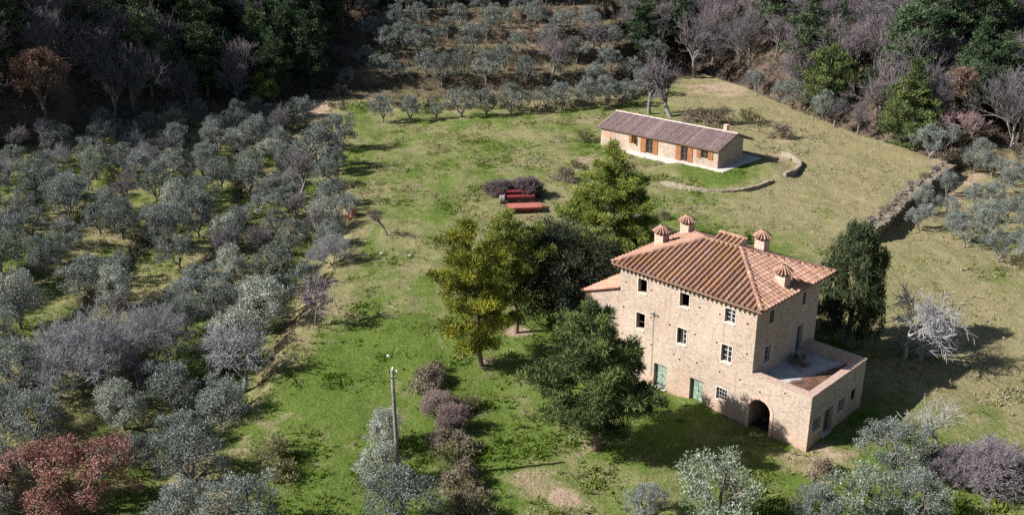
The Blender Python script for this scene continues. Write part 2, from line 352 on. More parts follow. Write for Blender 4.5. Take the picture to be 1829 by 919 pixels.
# wear of the ground itself: dry grass, bare soil, forest litter
trk = [[(48, 128), (44.5, 121), (41, 112), (37, 100), (33, 92)], [(50, 127), (46.5, 120), (43, 111), (39, 99.5)], [(44, 148), (46, 138), (48, 128)], [(46.4, 149), (48.3, 139), (50, 128)],
       [(-6, 75), (-9, 84), (-11.5, 92), (-13.5, 101)], [(-12, 56), (-11, 66), (-13, 76), (-14, 88)]]
def soil_of(x, y):
    s = 0.0 * x
    for P, w in zip(trk, (0.42, 0.42, 0.36, 0.36, 0.4, 0.35)): s = np.maximum(s, w * (1 - ss(0.15, 0.75, seg_dist(x, y, P)[0])))
    for (px, py, r, w) in SPOTS: s = np.maximum(s, w * (1 - ss(0.1, 1.25, np.hypot((x - px), (y - py) * .8) / r + 1.5 * fbm(x * 0.35, y * 0.35, 4))))
    return s
SPOTS = [(*at(1005, 887), 1.5, 1.0), (*at(560, 205), 6, 0.9), (*at(450, 205), 8, 0.85), (*at(400, 240), 7, 0.7), (*at(500, 235), 7, 0.6), (*at(320, 225), 6, 0.6), (*at(1380, 280), 5, 0.6), (*at(1720, 320), 5, 0.8), (*at(1740, 350), 5, 0.7),
         (*at(1010, 45), 9, 0.9), (*at(940, 60), 8, 0.7), (*at(1150, 140), 7, 0.7), (*at(865, 645), 1.6, 0.8), (*at(920, 592), 1.6, 0.8), (*at(1060, 770), 3.5, 0.55), (*at(960, 850), 3.5, 0.55),
         (*at(450, 790), 2.5, 0.5), (*at(415, 755), 2, 0.4), (*at(1450, 830), 4, 0.6), (*at(1480, 860), 4, 0.5), (*at(340, 810), 3, 0.45), (*at(1050, 288), 4, 0.6), (*at(840, 380), 4, 0.35), (*at(1390, 250), 4, 0.5), (*at(1260, 215), 5, 0.5), (*at(800, 280), 6, 0.35), (*at(1290, 160), 8, 0.8), (*at(470, 760), 3, 0.5), (*at(590, 560), 2.5, 0.4)]
def dry_of(x, y):
    e = back_e(x, y); dl = lip_d(x, y)
    d = 0.20 + 0.50 * ss(24, 40, x) + 0.16 * ss(80, 150, y) * ss(-30, 5, x) + 0.25 * ss(2, 10, dl) + 0.55 * np.exp(-((dl - 1.2) / 2.6) ** 2) * (y < 172) + 0.35 * ss(0, 4, e)
    d = d - 0.14 * np.exp(-((x + 12) ** 2 + (y - 75) ** 2) / 500) - 0.14 * np.exp(-((x + 18) ** 2 + (y - 140) ** 2) / 300)
    d = d - 0.35 * (1 - ss(5.5, 8.0, np.hypot((x - 29.5), y - 128.0))) - 0.3 * np.exp(-((x - 10) ** 2 + (y - 62) ** 2) / 60)
    return np.clip(d + 0.16 + 1.2 * fbm(x * 0.12, y * 0.12, 4) + 0.8 * fbm(x * 0.38 + 5, y * 0.13, 3) + 0.55 * fbm(x * 0.6, y * 0.6, 2) + 0.6 * fbm(x * 1.4, y * 1.4, 2), 0, 1)
def forest_of(x, y):
    e = back_e(x, y); open_ = ss(-38, -30, x) * (1 - ss(24, 32, x)) * (1 - ss(58, 70, e))
    return ss(1, 7, e) * (1 - 0.45 * open_)
ground = np_mesh('ground', np.stack([GX, GY, GZ], -1).reshape(-1, 3), GF, None, smooth=True)
for nm, arr in (('dry', dry_of(GX, GY)), ('soil', soil_of(GX, GY)), ('forest', forest_of(GX, GY)), ('bank', np.clip(ss(0.55, 1.1, np.hypot(*np.gradient(height(GX, GY), axis=(0, 1))) / 0.4), 0, 1))):
    a = ground.attributes.new(nm, 'FLOAT', 'POINT'); a.data.foreach_set('value', arr.astype(np.float32).ravel())
m, t, N = new_mat('meadow')
tc = N('ShaderNodeTexCoord').outputs['Object']
at_ = lambda n: N('ShaderNodeAttribute', attribute_name=n).outputs['Fac']
n1 = noise_n(t, tc, 0.7, 6, 0.7); n2 = noise_n(t, tc, 4.0, 5, 0.75); n3 = noise_n(t, tc, 0.12, 3, 0.5)
green = ramp(t, n2, [(0.25, (0.05, 0.085, 0.016)), (0.5, (0.105, 0.15, 0.033)), (0.75, (0.18, 0.22, 0.06))])
straw = ramp(t, n2, [(0.25, (0.12, 0.115, 0.055)), (0.5, (0.24, 0.21, 0.11)), (0.75, (0.38, 0.32, 0.19))])
fd = math_(t, 'ADD', at_('dry'), math_(t, 'MULTIPLY', math_(t, 'SUBTRACT', n1, 0.5), 1.3))
c = mix(t, ramp(t, fd, [(0.12, (0, 0, 0)), (0.8, (1, 1, 1))]), green, straw)
soilc = ramp(t, n2, [(0.25, (0.20, 0.14, 0.10)), (0.55, (0.40, 0.29, 0.21)), (0.8, (0.55, 0.44, 0.35))])
fs = math_(t, 'ADD', at_('soil'), math_(t, 'MULTIPLY', math_(t, 'SUBTRACT', n1, 0.5), 0.9))
c = mix(t, ramp(t, fs, [(0.35, (0, 0, 0)), (0.75, (1, 1, 1))]), c, soilc)
fb = math_(t, 'MULTIPLY', at_('bank'), ramp(t, n1, [(0.35, (0.2, 0.2, 0.2)), (0.6, (1, 1, 1))]))
c = mix(t, fb, c, ramp(t, n2, [(0.3, (0.07, 0.052, 0.036)), (0.7, (0.20, 0.15, 0.105))]))
litter = ramp(t, n2, [(0.3, (0.05, 0.038, 0.028)), (0.7, (0.15, 0.11, 0.085))])
ff = math_(t, 'ADD', at_('forest'), math_(t, 'MULTIPLY', math_(t, 'SUBTRACT', n1, 0.5), 0.5))
c = mix(t, ramp(t, ff, [(0.3, (0, 0, 0)), (0.7, (1, 1, 1))]), c, litter)
hb_ = math_(t, 'ADD', n2, math_(t, 'MULTIPLY', n1, 1.2))
finish(m, t, c, 1.0, hb_, 0.22, 0.9, 0.0)
ground.materials.clear(); ground.materials.append(m)
tag(link('ground', ground), 'sloping meadow and terraced hillside of grass and bare soil', 'ground', kind='structure')

# ------------------------------------------------------------------ farmhouse
def panel(mb, x0, x1, z0, z1, holes, fn, depth=0.4, m=0, ztop=None):
    """wall sheet with real openings: each hole (x0,x1,z0,z1[,depth]) gets its reveals; fn maps (along, inward, up)"""
    xs = sorted({x0, x1, *[h[0] for h in holes], *[h[1] for h in holes]}); zs = sorted({z0, z1, *[h[2] for h in holes], *[h[3] for h in holes]})
    def inh(a, b): return any(h[0] < a < h[1] and h[2] < b < h[3] for h in holes)
    for i in range(len(zs) - 1):
        j = 0
        while j < len(xs) - 1:
            zc = (zs[i] + zs[i + 1]) / 2
            if inh((xs[j] + xs[j + 1]) / 2, zc): j += 1; continue
            k = j
            while k + 1 < len(xs) - 1 and not inh((xs[k + 1] + xs[k + 2]) / 2, zc): k += 1
            a, b = xs[j], xs[k + 1]
            mb.quad(fn(a, 0, zs[i]), fn(b, 0, zs[i]), fn(b, 0, zs[i + 1]), fn(a, 0, zs[i + 1]), m=m); j = k + 1
    for h in holes:
        a, b, c, d = h[:4]; e = h[4] if len(h) > 4 else depth
        mb.quad(fn(a, 0, c), fn(a, e, c), fn(a, e, d), fn(a, 0, d), m=m); mb.quad(fn(b, 0, c), fn(b, e, c), fn(b, e, d), fn(b, 0, d), m=m)
        mb.quad(fn(a, 0, d), fn(b, 0, d), fn(b, e, d), fn(a, e, d), m=m); mb.quad(fn(a, 0, c), fn(b, 0, c), fn(b, e, c), fn(a, e, c), m=m)
        if len(h) > 5: mb.quad(fn(a, e, c), fn(b, e, c), fn(b, e, d), fn(a, e, d), m=h[5])
rng = np.random.default_rng(11); random.seed(11)
farm = thing('farmhouse', 'three storey stone farmhouse with hipped terracotta roof, four chimneys and arched terrace', 'house', (HOUSE[0], HOUSE[1], 0), RZ)
D0, LW = 9.0, 12.6
front = lambda x, d, z: (x, d, z)
right = lambda s, d, z: (-d, s, z)
left = lambda s, d, z: (-LW + d, s, z)
back = lambda x, d, z: (x, D0 - d, z)
AX, AD = 4.85, 8.05
annex_r = lambda s, d, z: (AX - d, s, z)
annex_b = lambda x, d, z: (x, AD - d, z)
FW = [(-10.76, -9.88, 7.66, 8.87), (-6.73, -5.85, 7.72, 8.88), (-2.68, -1.77, 7.74, 8.86), (-10.8, -9.93, 4.5, 5.92), (-6.78, -5.9, 4.55, 5.92), (-2.74, -1.82, 4.48, 5.9), (-2.88, -1.93, 1.2, 2.22)]
FD = [(-8.82, -7.58, 0.02, 2.08), (-5.32, -4.08, 0.02, 2.08)]
PUT = [(-9.43, 8.17), (-4.9, 8.12), (-3.1, 8.15), (-0.71, 8.17), (-9.36, 5.85), (-7.52, 5.82), (-5.14, 5.81), (-3.18, 5.81), (-0.55, 5.8), (-6.95, 3.47), (-4.79, 3.5), (-2.73, 3.51), (-0.96, 3.49), (-12.16, 3.5), (-12.14, 5.88), (-11.98, 8.13), (-9.2, 3.5), (-6.4, 3.2)]
wl = MB()
ph = lambda L_: [(x - 0.08, x + 0.08, z - 0.08, z + 0.08, 0.3, 1) for x, z in L_]
panel(wl, -LW, 0, -0.8, 9.3, FW + FD + ph(PUT), front)
RW = [(1.68, 2.42, 7.75, 8.88), (6.36, 6.98, 7.78, 8.88), (1.42, 2.35, 4.64, 6.0), (6.1, 7.08, 3.72, 6.1)]
panel(wl, 0, D0, -0.8, 9.3, RW + ph([(4.6, 8.1), (4.2, 5.9)]), right)
panel(wl, 0, D0, -0.8, 9.3, [(4.0, 4.9, 7.7, 8.8)], left); panel(wl, -LW, 0, -0.8, 9.3, [(-9, -8.1, 7.7, 8.8), (-4, -3.1, 7.7, 8.8)], back)
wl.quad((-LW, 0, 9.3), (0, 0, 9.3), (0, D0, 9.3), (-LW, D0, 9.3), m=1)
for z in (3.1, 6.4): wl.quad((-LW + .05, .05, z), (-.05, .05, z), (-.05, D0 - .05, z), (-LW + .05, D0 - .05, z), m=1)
wl.build('stone_wall', [MAT['stone'], MAT['dark']], farm)
# annex with the arched gate and the open terrace on top
an = MB(); AW = (0.05, 1.80, -0.8, 2.55)
panel(an, 0, AX, -0.8, 4.33, [(0.05, 1.80, -0.79, 2.55, 0.55), (2.71, 2.87, 3.78, 3.94, .3, 1), (0.7, 0.85, 3.1, 3.25, .3, 1)], front)
cx, rr, zs_ = 0.925, 0.875, 1.675
arc = [(cx - rr * math.cos(k * math.pi / 16), zs_ + rr * math.sin(k * math.pi / 16)) for k in range(17)]
for (xa, za), (xb, zb) in zip(arc[:-1], arc[1:]):
    an.quad((xa, 0, za), (xb, 0, zb), (xb, 0, 2.55), (xa, 0, 2.55)); an.quad((xa, 0, za), (xb, 0, zb), (xb, .55, zb), (xa, .55, za))
SW = [(0.5, 1.72, 1.2, 2.32), (2.25, 3.5, 0.2, 2.32), (4.13, 5.28, 1.24, 2.38)]
panel(an, 0, AD, -0.8, 4.33, [(*h, 0.45) for h in SW] + [(6.4, 6.55, 3.3, 3.45, .3, 1), (3.9, 4.05, 3.3, 3.45, .3, 1), (6.2, 6.9, 1.5, 2.4, .12)], annex_r)
panel(an, 0, AX, -0.8, 4.33, [], annex_b)
PT = 0.5
an.quad((0, PT, 3.68), (AX - PT, PT, 3.68), (AX - PT, PT, 4.33), (0, PT, 4.33)); an.quad((AX - PT, PT, 3.68), (AX - PT, AD - PT, 3.68), (AX - PT, AD - PT, 4.33), (AX - PT, PT, 4.33))
an.quad((0, AD - PT, 3.68), (AX - PT, AD - PT, 3.68), (AX - PT, AD - PT, 4.33), (0, AD - PT, 4.33))
an.quad((.02, .3, .06), (AX - .3, .3, .06), (AX - .3, AD - .3, .06), (.02, AD - .3, .06), m=1); an.quad((0.6, 1.6, -.8), (2.6, 1.6, -.8), (2.6, 1.6, 3), (0.6, 1.6, 3), m=1)  # dark floor and back sheet paint the shade inside the arch
an.quad((AX - 1.2, 0.1, -.8), (AX - 1.2, 7.9, -.8), (AX - 1.2, 7.9, 3), (AX - 1.2, .1, 3), m=1)  # dark sheet painting the shade behind the side openings
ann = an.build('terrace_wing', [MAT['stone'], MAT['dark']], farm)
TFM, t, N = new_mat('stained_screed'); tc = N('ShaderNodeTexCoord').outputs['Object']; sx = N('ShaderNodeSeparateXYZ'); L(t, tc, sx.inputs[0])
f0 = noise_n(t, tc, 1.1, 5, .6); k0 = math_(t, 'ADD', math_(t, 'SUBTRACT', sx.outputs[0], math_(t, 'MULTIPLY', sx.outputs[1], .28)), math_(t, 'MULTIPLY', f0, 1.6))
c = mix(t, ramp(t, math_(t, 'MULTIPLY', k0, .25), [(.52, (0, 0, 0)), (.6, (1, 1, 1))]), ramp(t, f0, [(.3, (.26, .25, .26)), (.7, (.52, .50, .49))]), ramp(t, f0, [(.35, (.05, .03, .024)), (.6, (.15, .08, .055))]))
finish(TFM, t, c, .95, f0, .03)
tf = MB(); tf.quad((0.002, PT, 3.68), (AX - PT, PT, 3.68), (AX - PT, AD - PT, 3.68), (0.002, AD - PT, 3.68)); tf.build('terrace_floor', TFM, ann)
cp = MB(); cp.box(0.01, AX + .05, -.05, PT + .04, 4.33, 4.43); cp.box(AX - PT - .04, AX + .05, PT + .04, AD - PT - .04, 4.33, 4.43); cp.box(0.01, AX + .05, AD - PT - .04, AD + .05, 4.33, 4.43)
cp.build('coping', MAT['coping'], ann)
ar = MB(); prev = None
ring = [(cx - rr, -0.75), *arc, (cx + rr, -0.75)]
out = [(cx - rr - .24, -0.75)] + [(cx - (rr + .24) * math.cos(k * math.pi / 16), zs_ + (rr + .24) * math.sin(k * math.pi / 16)) for k in range(17)] + [(cx + rr + .24, -0.75)]
for i in range(len(ring) - 1):
    (a, b), (c_, d_) = ring[i], ring[i + 1]; (e, f), (g, h) = out[i], out[i + 1]
    ar.quad((a, -.05, b), (c_, -.05, d_), (g, -.05, h), (e, -.05, f)); ar.quad((e, -.05, f), (g, -.05, h), (g, 0, h), (e, 0, f)); ar.quad((a, -.05, b), (c_, -.05, d_), (c_, .02, d_), (a, .02, b))
ar.build('brick_arch', MAT['chimney'], ann)
st = MB(); st.box(-.4, 2.2, -.55, .4, -.7, -.14); st.build('stone_step', MAT['rubble'], ann)

def window(fn, x0, x1, z0, z1, style, name='window', parent=farm, sill=True, surround=MAT['plaster']):
    s = MB(); w = 0.07; P = -0.018
    def strip(a, b, c, d):
        s.quad(fn(a, P, c), fn(b, P, c), fn(b, P, d), fn(a, P, d))
        for q in ((a, c, b, c), (a, d, b, d), (a, c, a, d), (b, c, b, d)):
            s.quad(fn(q[0], P, q[1]), fn(q[2], P, q[3]), fn(q[2], 0, q[3]), fn(q[0], 0, q[1]))
    strip(x0 - w, x0 + .004, z0 - w, z1 + w); strip(x1 - .004, x1 + w, z0 - w, z1 + w); strip(x0 + .004, x1 - .004, z1 - .004, z1 + w)
    o = s.build(name, surround, parent)
    def bx(mb, a, b, d0, d1, c, d): 
        V = [fn(a, d0, c), fn(b, d0, c), fn(b, d1, c), fn(a, d1, c), fn(a, d0, d), fn(b, d0, d), fn(b, d1, d), fn(a, d1, d)]
        mb.add(V, [(3, 2, 1, 0), (4, 5, 6, 7), (0, 1, 5, 4), (1, 2, 6, 5), (2, 3, 7, 6), (3, 0, 4, 7)])
    if sill:
        q = MB(); bx(q, x0 + .004, x1 - .004, -.07, .2, z0 - .09, z0 + .02); q.build('sill', surround, o)
    xm = (x0 + x1) / 2
    if style == 'casement' or style == 'half':
        f = MB(); t_ = .045
        cols = [(x0, xm), (xm, x1)] if style == 'casement' else [(xm, x1)]
        for a, b in cols:
            bx(f, a, a + t_, .2, .25, z0, z1); bx(f, b - t_, b, .2, .25, z0, z1)
            for k in range(4):
                z = z0 + (z1 - z0 - t_) * k / 3; bx(f, a + t_, b - t_, .2, .25, z, z + t_)
        f.build('frame', MAT['frame'], o)
        g = MB(); g.quad(fn(x0, .23, z0), fn(x1, .23, z0), fn(x1, .23, z1), fn(x0, .23, z1)); g.build('pane', MAT['glass'], o)
    if style == 'grating':
        f = MB()
        for k in range(5): x = x0 + (x1 - x0) * k / 4; bx(f, x - .015, x + .015, .06, .09, z0, z1)
        for k in range(4): z = z0 + (z1 - z0) * k / 3; bx(f, x0, x1, .09, .12, z - .015, z + .015)
        f.build('grating', MAT['frame'], o)
        g = MB(); g.quad(fn(x0, .3, z0), fn(x1, .3, z0), fn(x1, .3, z1), fn(x0, .3, z1)); g.build('pane', MAT['glass'], o)
    if style == 'shut':
        f = MB(); bx(f, x0 + .01, xm - .01, .14, .19, z0, z1); bx(f, xm + .01, x1 - .01, .14, .19, z0, z1)
        for k in range(9): z = z0 + .1 + (z1 - z0 - .2) * k / 8; bx(f, x0 + .06, x1 - .06, .125, .14, z, z + .05)
        f.build('shutter', MAT['shut'], o)
    if style == 'rail':
        f = MB(); bx(f, x0, x1, .2, .24, z0 + .55, z0 + .6); f.build('frame', MAT['wood'], o)
    return o
def door(fn, x0, x1, z0, z1, mat, parent=farm, handle=True):
    d = MB()
    def bx(mb, a, b, d0, d1, c, d_):
        V = [fn(a, d0, c), fn(b, d0, c), fn(b, d1, c), fn(a, d1, c), fn(a, d0, d_), fn(b, d0, d_), fn(b, d1, d_), fn(a, d1, d_)]
        mb.add(V, [(3, 2, 1, 0), (4, 5, 6, 7), (0, 1, 5, 4), (1, 2, 6, 5), (2, 3, 7, 6), (3, 0, 4, 7)])
    xm = (x0 + x1) / 2
    for a, b in ((x0 + .02, xm - .012), (xm + .012, x1 - .02)):
        n = 4
        for k in range(n): bx(d, a + (b - a) * k / n + .006, a + (b - a) * (k + 1) / n - .006, .3, .35, z0 + .03, z1 - .02)
        for z in (z0 + .25, (z0 + z1) / 2, z1 - .3): bx(d, a + .01, b - .01, .275, .3, z, z + .1)
    o = d.build('door', mat, parent)
    s = MB(); bx(s, x0 - .1, x1 + .1, -.12, .3, z0 - .14, z0 + .02); s.build('sill', MAT['concrete'], o)
    h = MB(); bx(h, xm + .04, xm + .08, .24, .275, z0 + .95, z0 + 1.15); h.build('handle', MAT['grating'], o)
    return o
for w, stl in zip(FW, ['open', 'open', 'casement', 'rail', 'half', 'casement', 'grating']): window(front, *w, stl)
for w in FD: door(front, *w, MAT['green'])
for w, stl in zip(RW[:3], ['shut', 'shut', 'casement']): window(right, *w, stl)
door(right, *RW[3], MAT['shut'])
window(annex_r, *SW[0], 'grating', parent=ann); window(annex_r, *SW[2], 'grating', parent=ann); door(annex_r, *SW[1], MAT['shut'], parent=ann)
# lean-to wing on the far left
wg = MB(); WX = -16.32; zA, zB = 5.95, 7.35
panel(wg, WX, -LW, -0.8, zA, [(-14.05, -13.39, 4.4, 5.47), (-15.4, -14.9, 1.2, 2.1)] + ph([(-14.6, 3.4), (-13.1, 2.2), (-15.2, 5.2)]), front)
wg.add([(WX, 0, zA), (-LW, 0, zA), (-LW, 0, zB)], [(0, 1, 2)]); panel(wg, 0, 7.0, -0.8, zA, [(2.5, 3.3, 4.2, 5.2)], lambda s, d, z: (WX + d, s, z)); panel(wg, WX, -LW, -.8, zA, [], lambda x, d, z: (x, 7.0 - d, z)); wg.add([(WX, 7, zA), (-LW, 7, zA), (-LW, 7, zB)], [(0, 1, 2)])
wing = wg.build('lean_to', [MAT['stone'], MAT['dark']], farm)
window(front, -14.05, -13.39, 4.4, 5.47, 'open', parent=wing, sill=False, surround=MAT['stone'])

TERRA = [((0.34, 0.19, 0.135), 6), ((0.39, 0.235, 0.175), 6), ((0.29, 0.16, 0.115), 3), ((0.43, 0.285, 0.225), 1.5), ((0.28, 0.165, 0.125), 1)]
def pick(pal, lichen=0):
    if random.random() < lichen: return random.choice([(0.52, 0.25, 0.06), (0.48, 0.22, 0.05), (0.46, 0.27, 0.10)])
    c_ = random.choices([p[0] for p in pal], [p[1] for p in pal])[0]; f = random.uniform(0.92, 1.08)
    return tuple(x * f for x in c_)
def tiles(mb, O, U, V, ulen, vlen, pal, pitch=0.44, tl=0.36, rad=0.125, lift=0.0, lichen=lambda u, v: 0.1):
    """rows of barrel tiles on a roof slope: O corner, U along the eave, V up the slope; vlen(u)->(v0,v1)"""
    O, U, V = map(lambda q: np.array(q, float), (O, U, V)); N_ = np.cross(U, V); N_ /= np.linalg.norm(N_)
    n = max(1, int(round(ulen / pitch))); p = ulen / n
    for i in range(n):
        u = (i + .5) * p; v0, v1 = vlen(u)
        if v1 - v0 < 0.1: continue
        # channel tiles beside the cover row
        for du, hgt in ((-p / 2, .0),):
            v = v0
            while v < v1 - .05:
                va, vb = v, min(v + tl, v1); ua, ub = u - p / 2, u + p / 2
                va_, vb_ = max(va, vlen(ua + .01)[0]), min(vb, max(vlen(ua + .01)[1], vlen(ub - .01)[1]))
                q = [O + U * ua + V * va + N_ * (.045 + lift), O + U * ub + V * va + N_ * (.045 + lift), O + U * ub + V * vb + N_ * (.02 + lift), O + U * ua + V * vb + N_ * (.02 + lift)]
                c_ = pick(pal); mb.quad(*q, col=tuple(x * .5 for x in c_)); v += tl  # channels toned down: shade between cover rows put into their colour
        v = v0 - .05; k = 0; rowf = random.uniform(.88, 1.1); rowc = pick(pal)
        while v < v1 - .03:
            va, vb = v, min(v + tl + .05, v1 + .02); ra, rb = rad * 1.1, rad * .88; seg = 6
            jit = random.uniform(-.012, .012); hj = random.uniform(0, .012)
            P_ = []
            for (vv, r_, z_) in ((va, ra, .018 + hj), (vb, rb, .0 + hj)):
                for s_ in range(seg + 1):
                    a_ = math.pi * s_ / seg; P_.append(O + U * (u + jit - r_ * math.cos(a_)) + V * vv + N_ * (r_ * math.sin(a_) * 1.3 + .03 + z_ + lift))
            c_ = pick(pal, lichen(u, v)); c_ = tuple((.4 * a_ + .6 * b_) * rowf for a_, b_ in zip(c_, rowc))
            mb.add(P_, [(s_, s_ + 1, seg + 2 + s_, seg + 1 + s_) for s_ in range(seg)] + [tuple(range(seg + 1))], c_)
            v += tl; k += 1
def cap_row(mb, Pa, Pb, pal, rad=0.17, tl=0.42):
    Pa, Pb = np.array(Pa, float), np.array(Pb, float); Lg = np.linalg.norm(Pb - Pa); d = (Pb - Pa) / Lg
    s_ = np.cross(d, [0, 0, 1]); s_ /= np.linalg.norm(s_); u_ = np.cross(s_, d); n = max(1, int(Lg / tl))
    for k in range(n):
        a, b = Pa + d * (Lg * k / n), Pa + d * (Lg * (k + 1) / n + .04); P_ = []
        for q, r_ in ((a, rad * 1.1), (b, rad * .88)):
            for j in range(7): th = math.pi * j / 6; P_.append(q + s_ * r_ * math.cos(th) + u_ * (r_ * math.sin(th) * .9 + .06))
        mb.add(P_, [(j, j + 1, j + 8, j + 7) for j in range(6)] + [tuple(range(7))], pick(pal))
X0, X1, Y0, Y1, ZE, ZR = -13.2, .57, -.45, 10.05, 9.65, 11.6
hd = (Y1 - Y0) / 2; ex = X1 - X0; sn = math.hypot(hd, ZR - ZE); kz = (ZR - ZE) / sn; kh = hd / sn
RA = (X0 + hd, (Y0 + Y1) / 2, ZR); RB_ = (X1 - hd, (Y0 + Y1) / 2, ZR)
rf = MB(); under = (0.16, 0.10, 0.07)
c4 = [(X0, Y0, ZE), (X1, Y0, ZE), (X1, Y1, ZE), (X0, Y1, ZE)]
rf.quad(c4[0], c4[1], RB_, RA, under); rf.add([c4[1], c4[2], RB_], [(0, 1, 2)], under); rf.quad(c4[2], c4[3], RA, RB_, under); rf.add([c4[3], c4[0], RA], [(0, 1, 2)], under)
lo = [(x, y, z - .16) for x, y, z in c4]
for i in range(4): rf.quad(lo[i], lo[(i + 1) % 4], c4[(i + 1) % 4], c4[i], (0.25, 0.15, 0.11))
inner = [(-LW, 0, 9.3), (0, 0, 9.3), (0, D0, 9.3), (-LW, D0, 9.3)]
for i in range(4): rf.quad(lo[i], lo[(i + 1) % 4], inner[(i + 1) % 4], inner[i], (0.20, 0.12, 0.09))
for k in range(34):
    x = X0 + .3 + k * .4; rf.box(x - .06, x + .06, Y0 + .03, 0, 9.28, 9.47, (0.13, 0.08, 0.06))
lim = lambda Lh: (lambda u: (0.0, sn * max(0, min(u, Lh - u, hd)) / hd))
fl = lambda u, v: 0.55 * float(noise(u * .35 + 3, v * .25)) ** 1.2 + .05
tiles(rf, c4[0], (1, 0, 0), (0, kh, kz), ex, lim(ex), TERRA, lichen=lambda u, v: 1.25 * fl(u, v) if u < 9.5 else .15)
tiles(rf, c4[1], (0, 1, 0), (-kh, 0, kz), Y1 - Y0, lim(Y1 - Y0), TERRA, lichen=lambda u, v: .06)
tiles(rf, c4[2], (-1, 0, 0), (0, -kh, kz), ex, lim(ex), TERRA, lichen=lambda u, v: .1)
tiles(rf, c4[3], (0, -1, 0), (kh, 0, kz), Y1 - Y0, lim(Y1 - Y0), TERRA, lichen=lambda u, v: .06)
for a, b in ((c4[0], RA), (c4[1], RB_), (c4[2], RB_), (c4[3], RA), (RA, RB_)): cap_row(rf, a, b, TERRA)
roof = rf.build('roof', MAT['tile'], farm)
# the raised length of tiling that carries the front slope past the ridge
rp = MB(); xa, xb = -7.3, -4.78; ym = (Y0 + Y1) / 2; Lr = 1.02
O_ = np.array((xa, ym - .25 * kh, ZR - .25 * kz + .10)); Ue = np.array((1.0, 0, 0)); Ve = np.array((0, kh, kz))
tiles(rp, O_, Ue, Ve, xb - xa, lambda u: (0, Lr + .25), TERRA, lichen=lambda u, v: .55)
T0 = O_ + Ve * (Lr + .25); rp.quad(O_, O_ + Ue * (xb - xa), T0 + Ue * (xb - xa), T0, under)
Bz = lambda p_, dz: (p_[0], p_[1], p_[2] - dz)
rp.quad(T0, T0 + Ue * (xb - xa), Bz(T0 + Ue * (xb - xa), .95), Bz(T0, .95), (.42, .32, .26))
for e_ in (0, xb - xa): rp.add([O_ + Ue * e_, T0 + Ue * e_, Bz(T0 + Ue * e_, .95)], [(0, 1, 2)], (.42, .32, .26))
cap_row(rp, T0, T0 + Ue * (xb - xa), TERRA); rp.build('raised_ridge', MAT['tile'], roof)
# lean-to roof
wr = MB(); Ls = math.hypot(-LW - WX + .25, zB - zA); vx, vz = (-LW - WX + .25) / Ls, (zB - zA + .1) / Ls; PK = [((0.50, 0.24, 0.18), 3), ((0.56, 0.32, 0.25), 3), ((0.42, 0.2, 0.15), 1)]
Ow = (WX - .25, 7.25, zA + .02); wr.quad((WX - .25, -.2, zA + .02), (-LW, -.2, zB + .1), (-LW, 7.25, zB + .1), (WX - .25, 7.25, zA + .02), (.3, .18, .14))
tiles(wr, Ow, (0, -1, 0), (vx, 0, vz), 7.45, lambda u: (0, Ls), PK, pitch=.36, rad=.1); wr.build('lean_to_roof', MAT['tile'], wing)
def roof_z(x, y): return ZE + (ZR - ZE) / hd * min(x - X0, X1 - x, y - Y0, Y1 - y, hd)
for (x, y, hgt) in ((-12.0, 4.5, .95), (-12.05, 8.1, .95), (-4.73, 7.9, 1.1), (-.55, 4.05, .8)):
    z = roof_z(x, y); c_ = MB(); c_.box(x - .43, x + .43, y - .43, y + .43, z - .5, z + hgt)
    for sx in (-1, 1):
        for sy in (-1, 1): c_.box(x + sx * .36 - .07, x + sx * .36 + .07, y + sy * .36 - .07, y + sy * .36 + .07, z + hgt, z + hgt + .22)
    ch = c_.build('chimney', MAT['chimney'], farm)
    k_ = MB(); zt = z + hgt + .22; apex = (x, y, zt + .52)
    n = 8; base = [(x + .70 * math.cos((j + .5) * 2 * math.pi / n), y + .70 * math.sin((j + .5) * 2 * math.pi / n), zt) for j in range(n)]
    for j in range(n):
        k_.add([base[j], base[(j + 1) % n], apex], [(0, 1, 2)], pick(TERRA)); 
    k_.add(base, [tuple(range(n))], under)
    for j in range(n * 2):
        a = j * math.pi / n; p0 = np.array((x + .72 * math.cos(a), y + .72 * math.sin(a), zt + .0)); p1 = np.array((x + .1 * math.cos(a), y + .1 * math.sin(a), zt + .48))
        if j % 2 == 0: cap_row(k_, p0, p1, [((.40, .25, .18), 1), ((.36, .20, .14), 1)], rad=.07, tl=.3)
        else: cap_row(k_, p0, p1, [((.36, .2, .15), 1)], rad=.05, tl=.3)
    k_.build('chimney_cap', MAT['tile'], ch)
br = MB(); br.tube([(-9.05, -.06, .9), (-9.08, -.06, 6.3)], .016, 5); br.box(-9.35, -8.62, -.1, -.04, 6.2, 6.28); br.box(-9.1, -9.02, -.12, -.02, 6.1, 6.4); br.build('cable_bracket', MAT['grating'], farm)

# ------------------------------------------------------------------ cottage
CH = R(134.7); CA = np.array([math.sin(CH), math.cos(CH)]); CB = np.array([-CA[1], CA[0]]); CZ = math.atan2(CA[1], CA[0]); C0 = np.array([29.03, 129.2])
cot = thing('cottage', 'long low stone cottage with one ridged tile roof and orange shutters', 'house', (C0[0], C0[1], .38), CZ)
cw = MB(); HL, HD, HT = 21.2, 6.4, 2.52; RYm, RZt = 4.2, 4.25; slope = (RZt - 2.62) / (RYm + .4)
zroof = lambda y: RZt - abs(y - RYm) * slope
CO = [(-12.5, -11.32, .06, 2.15), (-6.2, -5.12, .06, 2.15), (-2.8, -1.68, 1.1, 2.2), (-15.15, -14.55, 1.1, 2.2), (-20.5, -19.2, 1.1, 2.0, .05)]
cfr = lambda x, d, z: (x, d, z)
panel(cw, -HL, 0, -1.6, HT, CO, cfr, .3); cback = lambda x, d, z: (x, 8.2 - d, z)
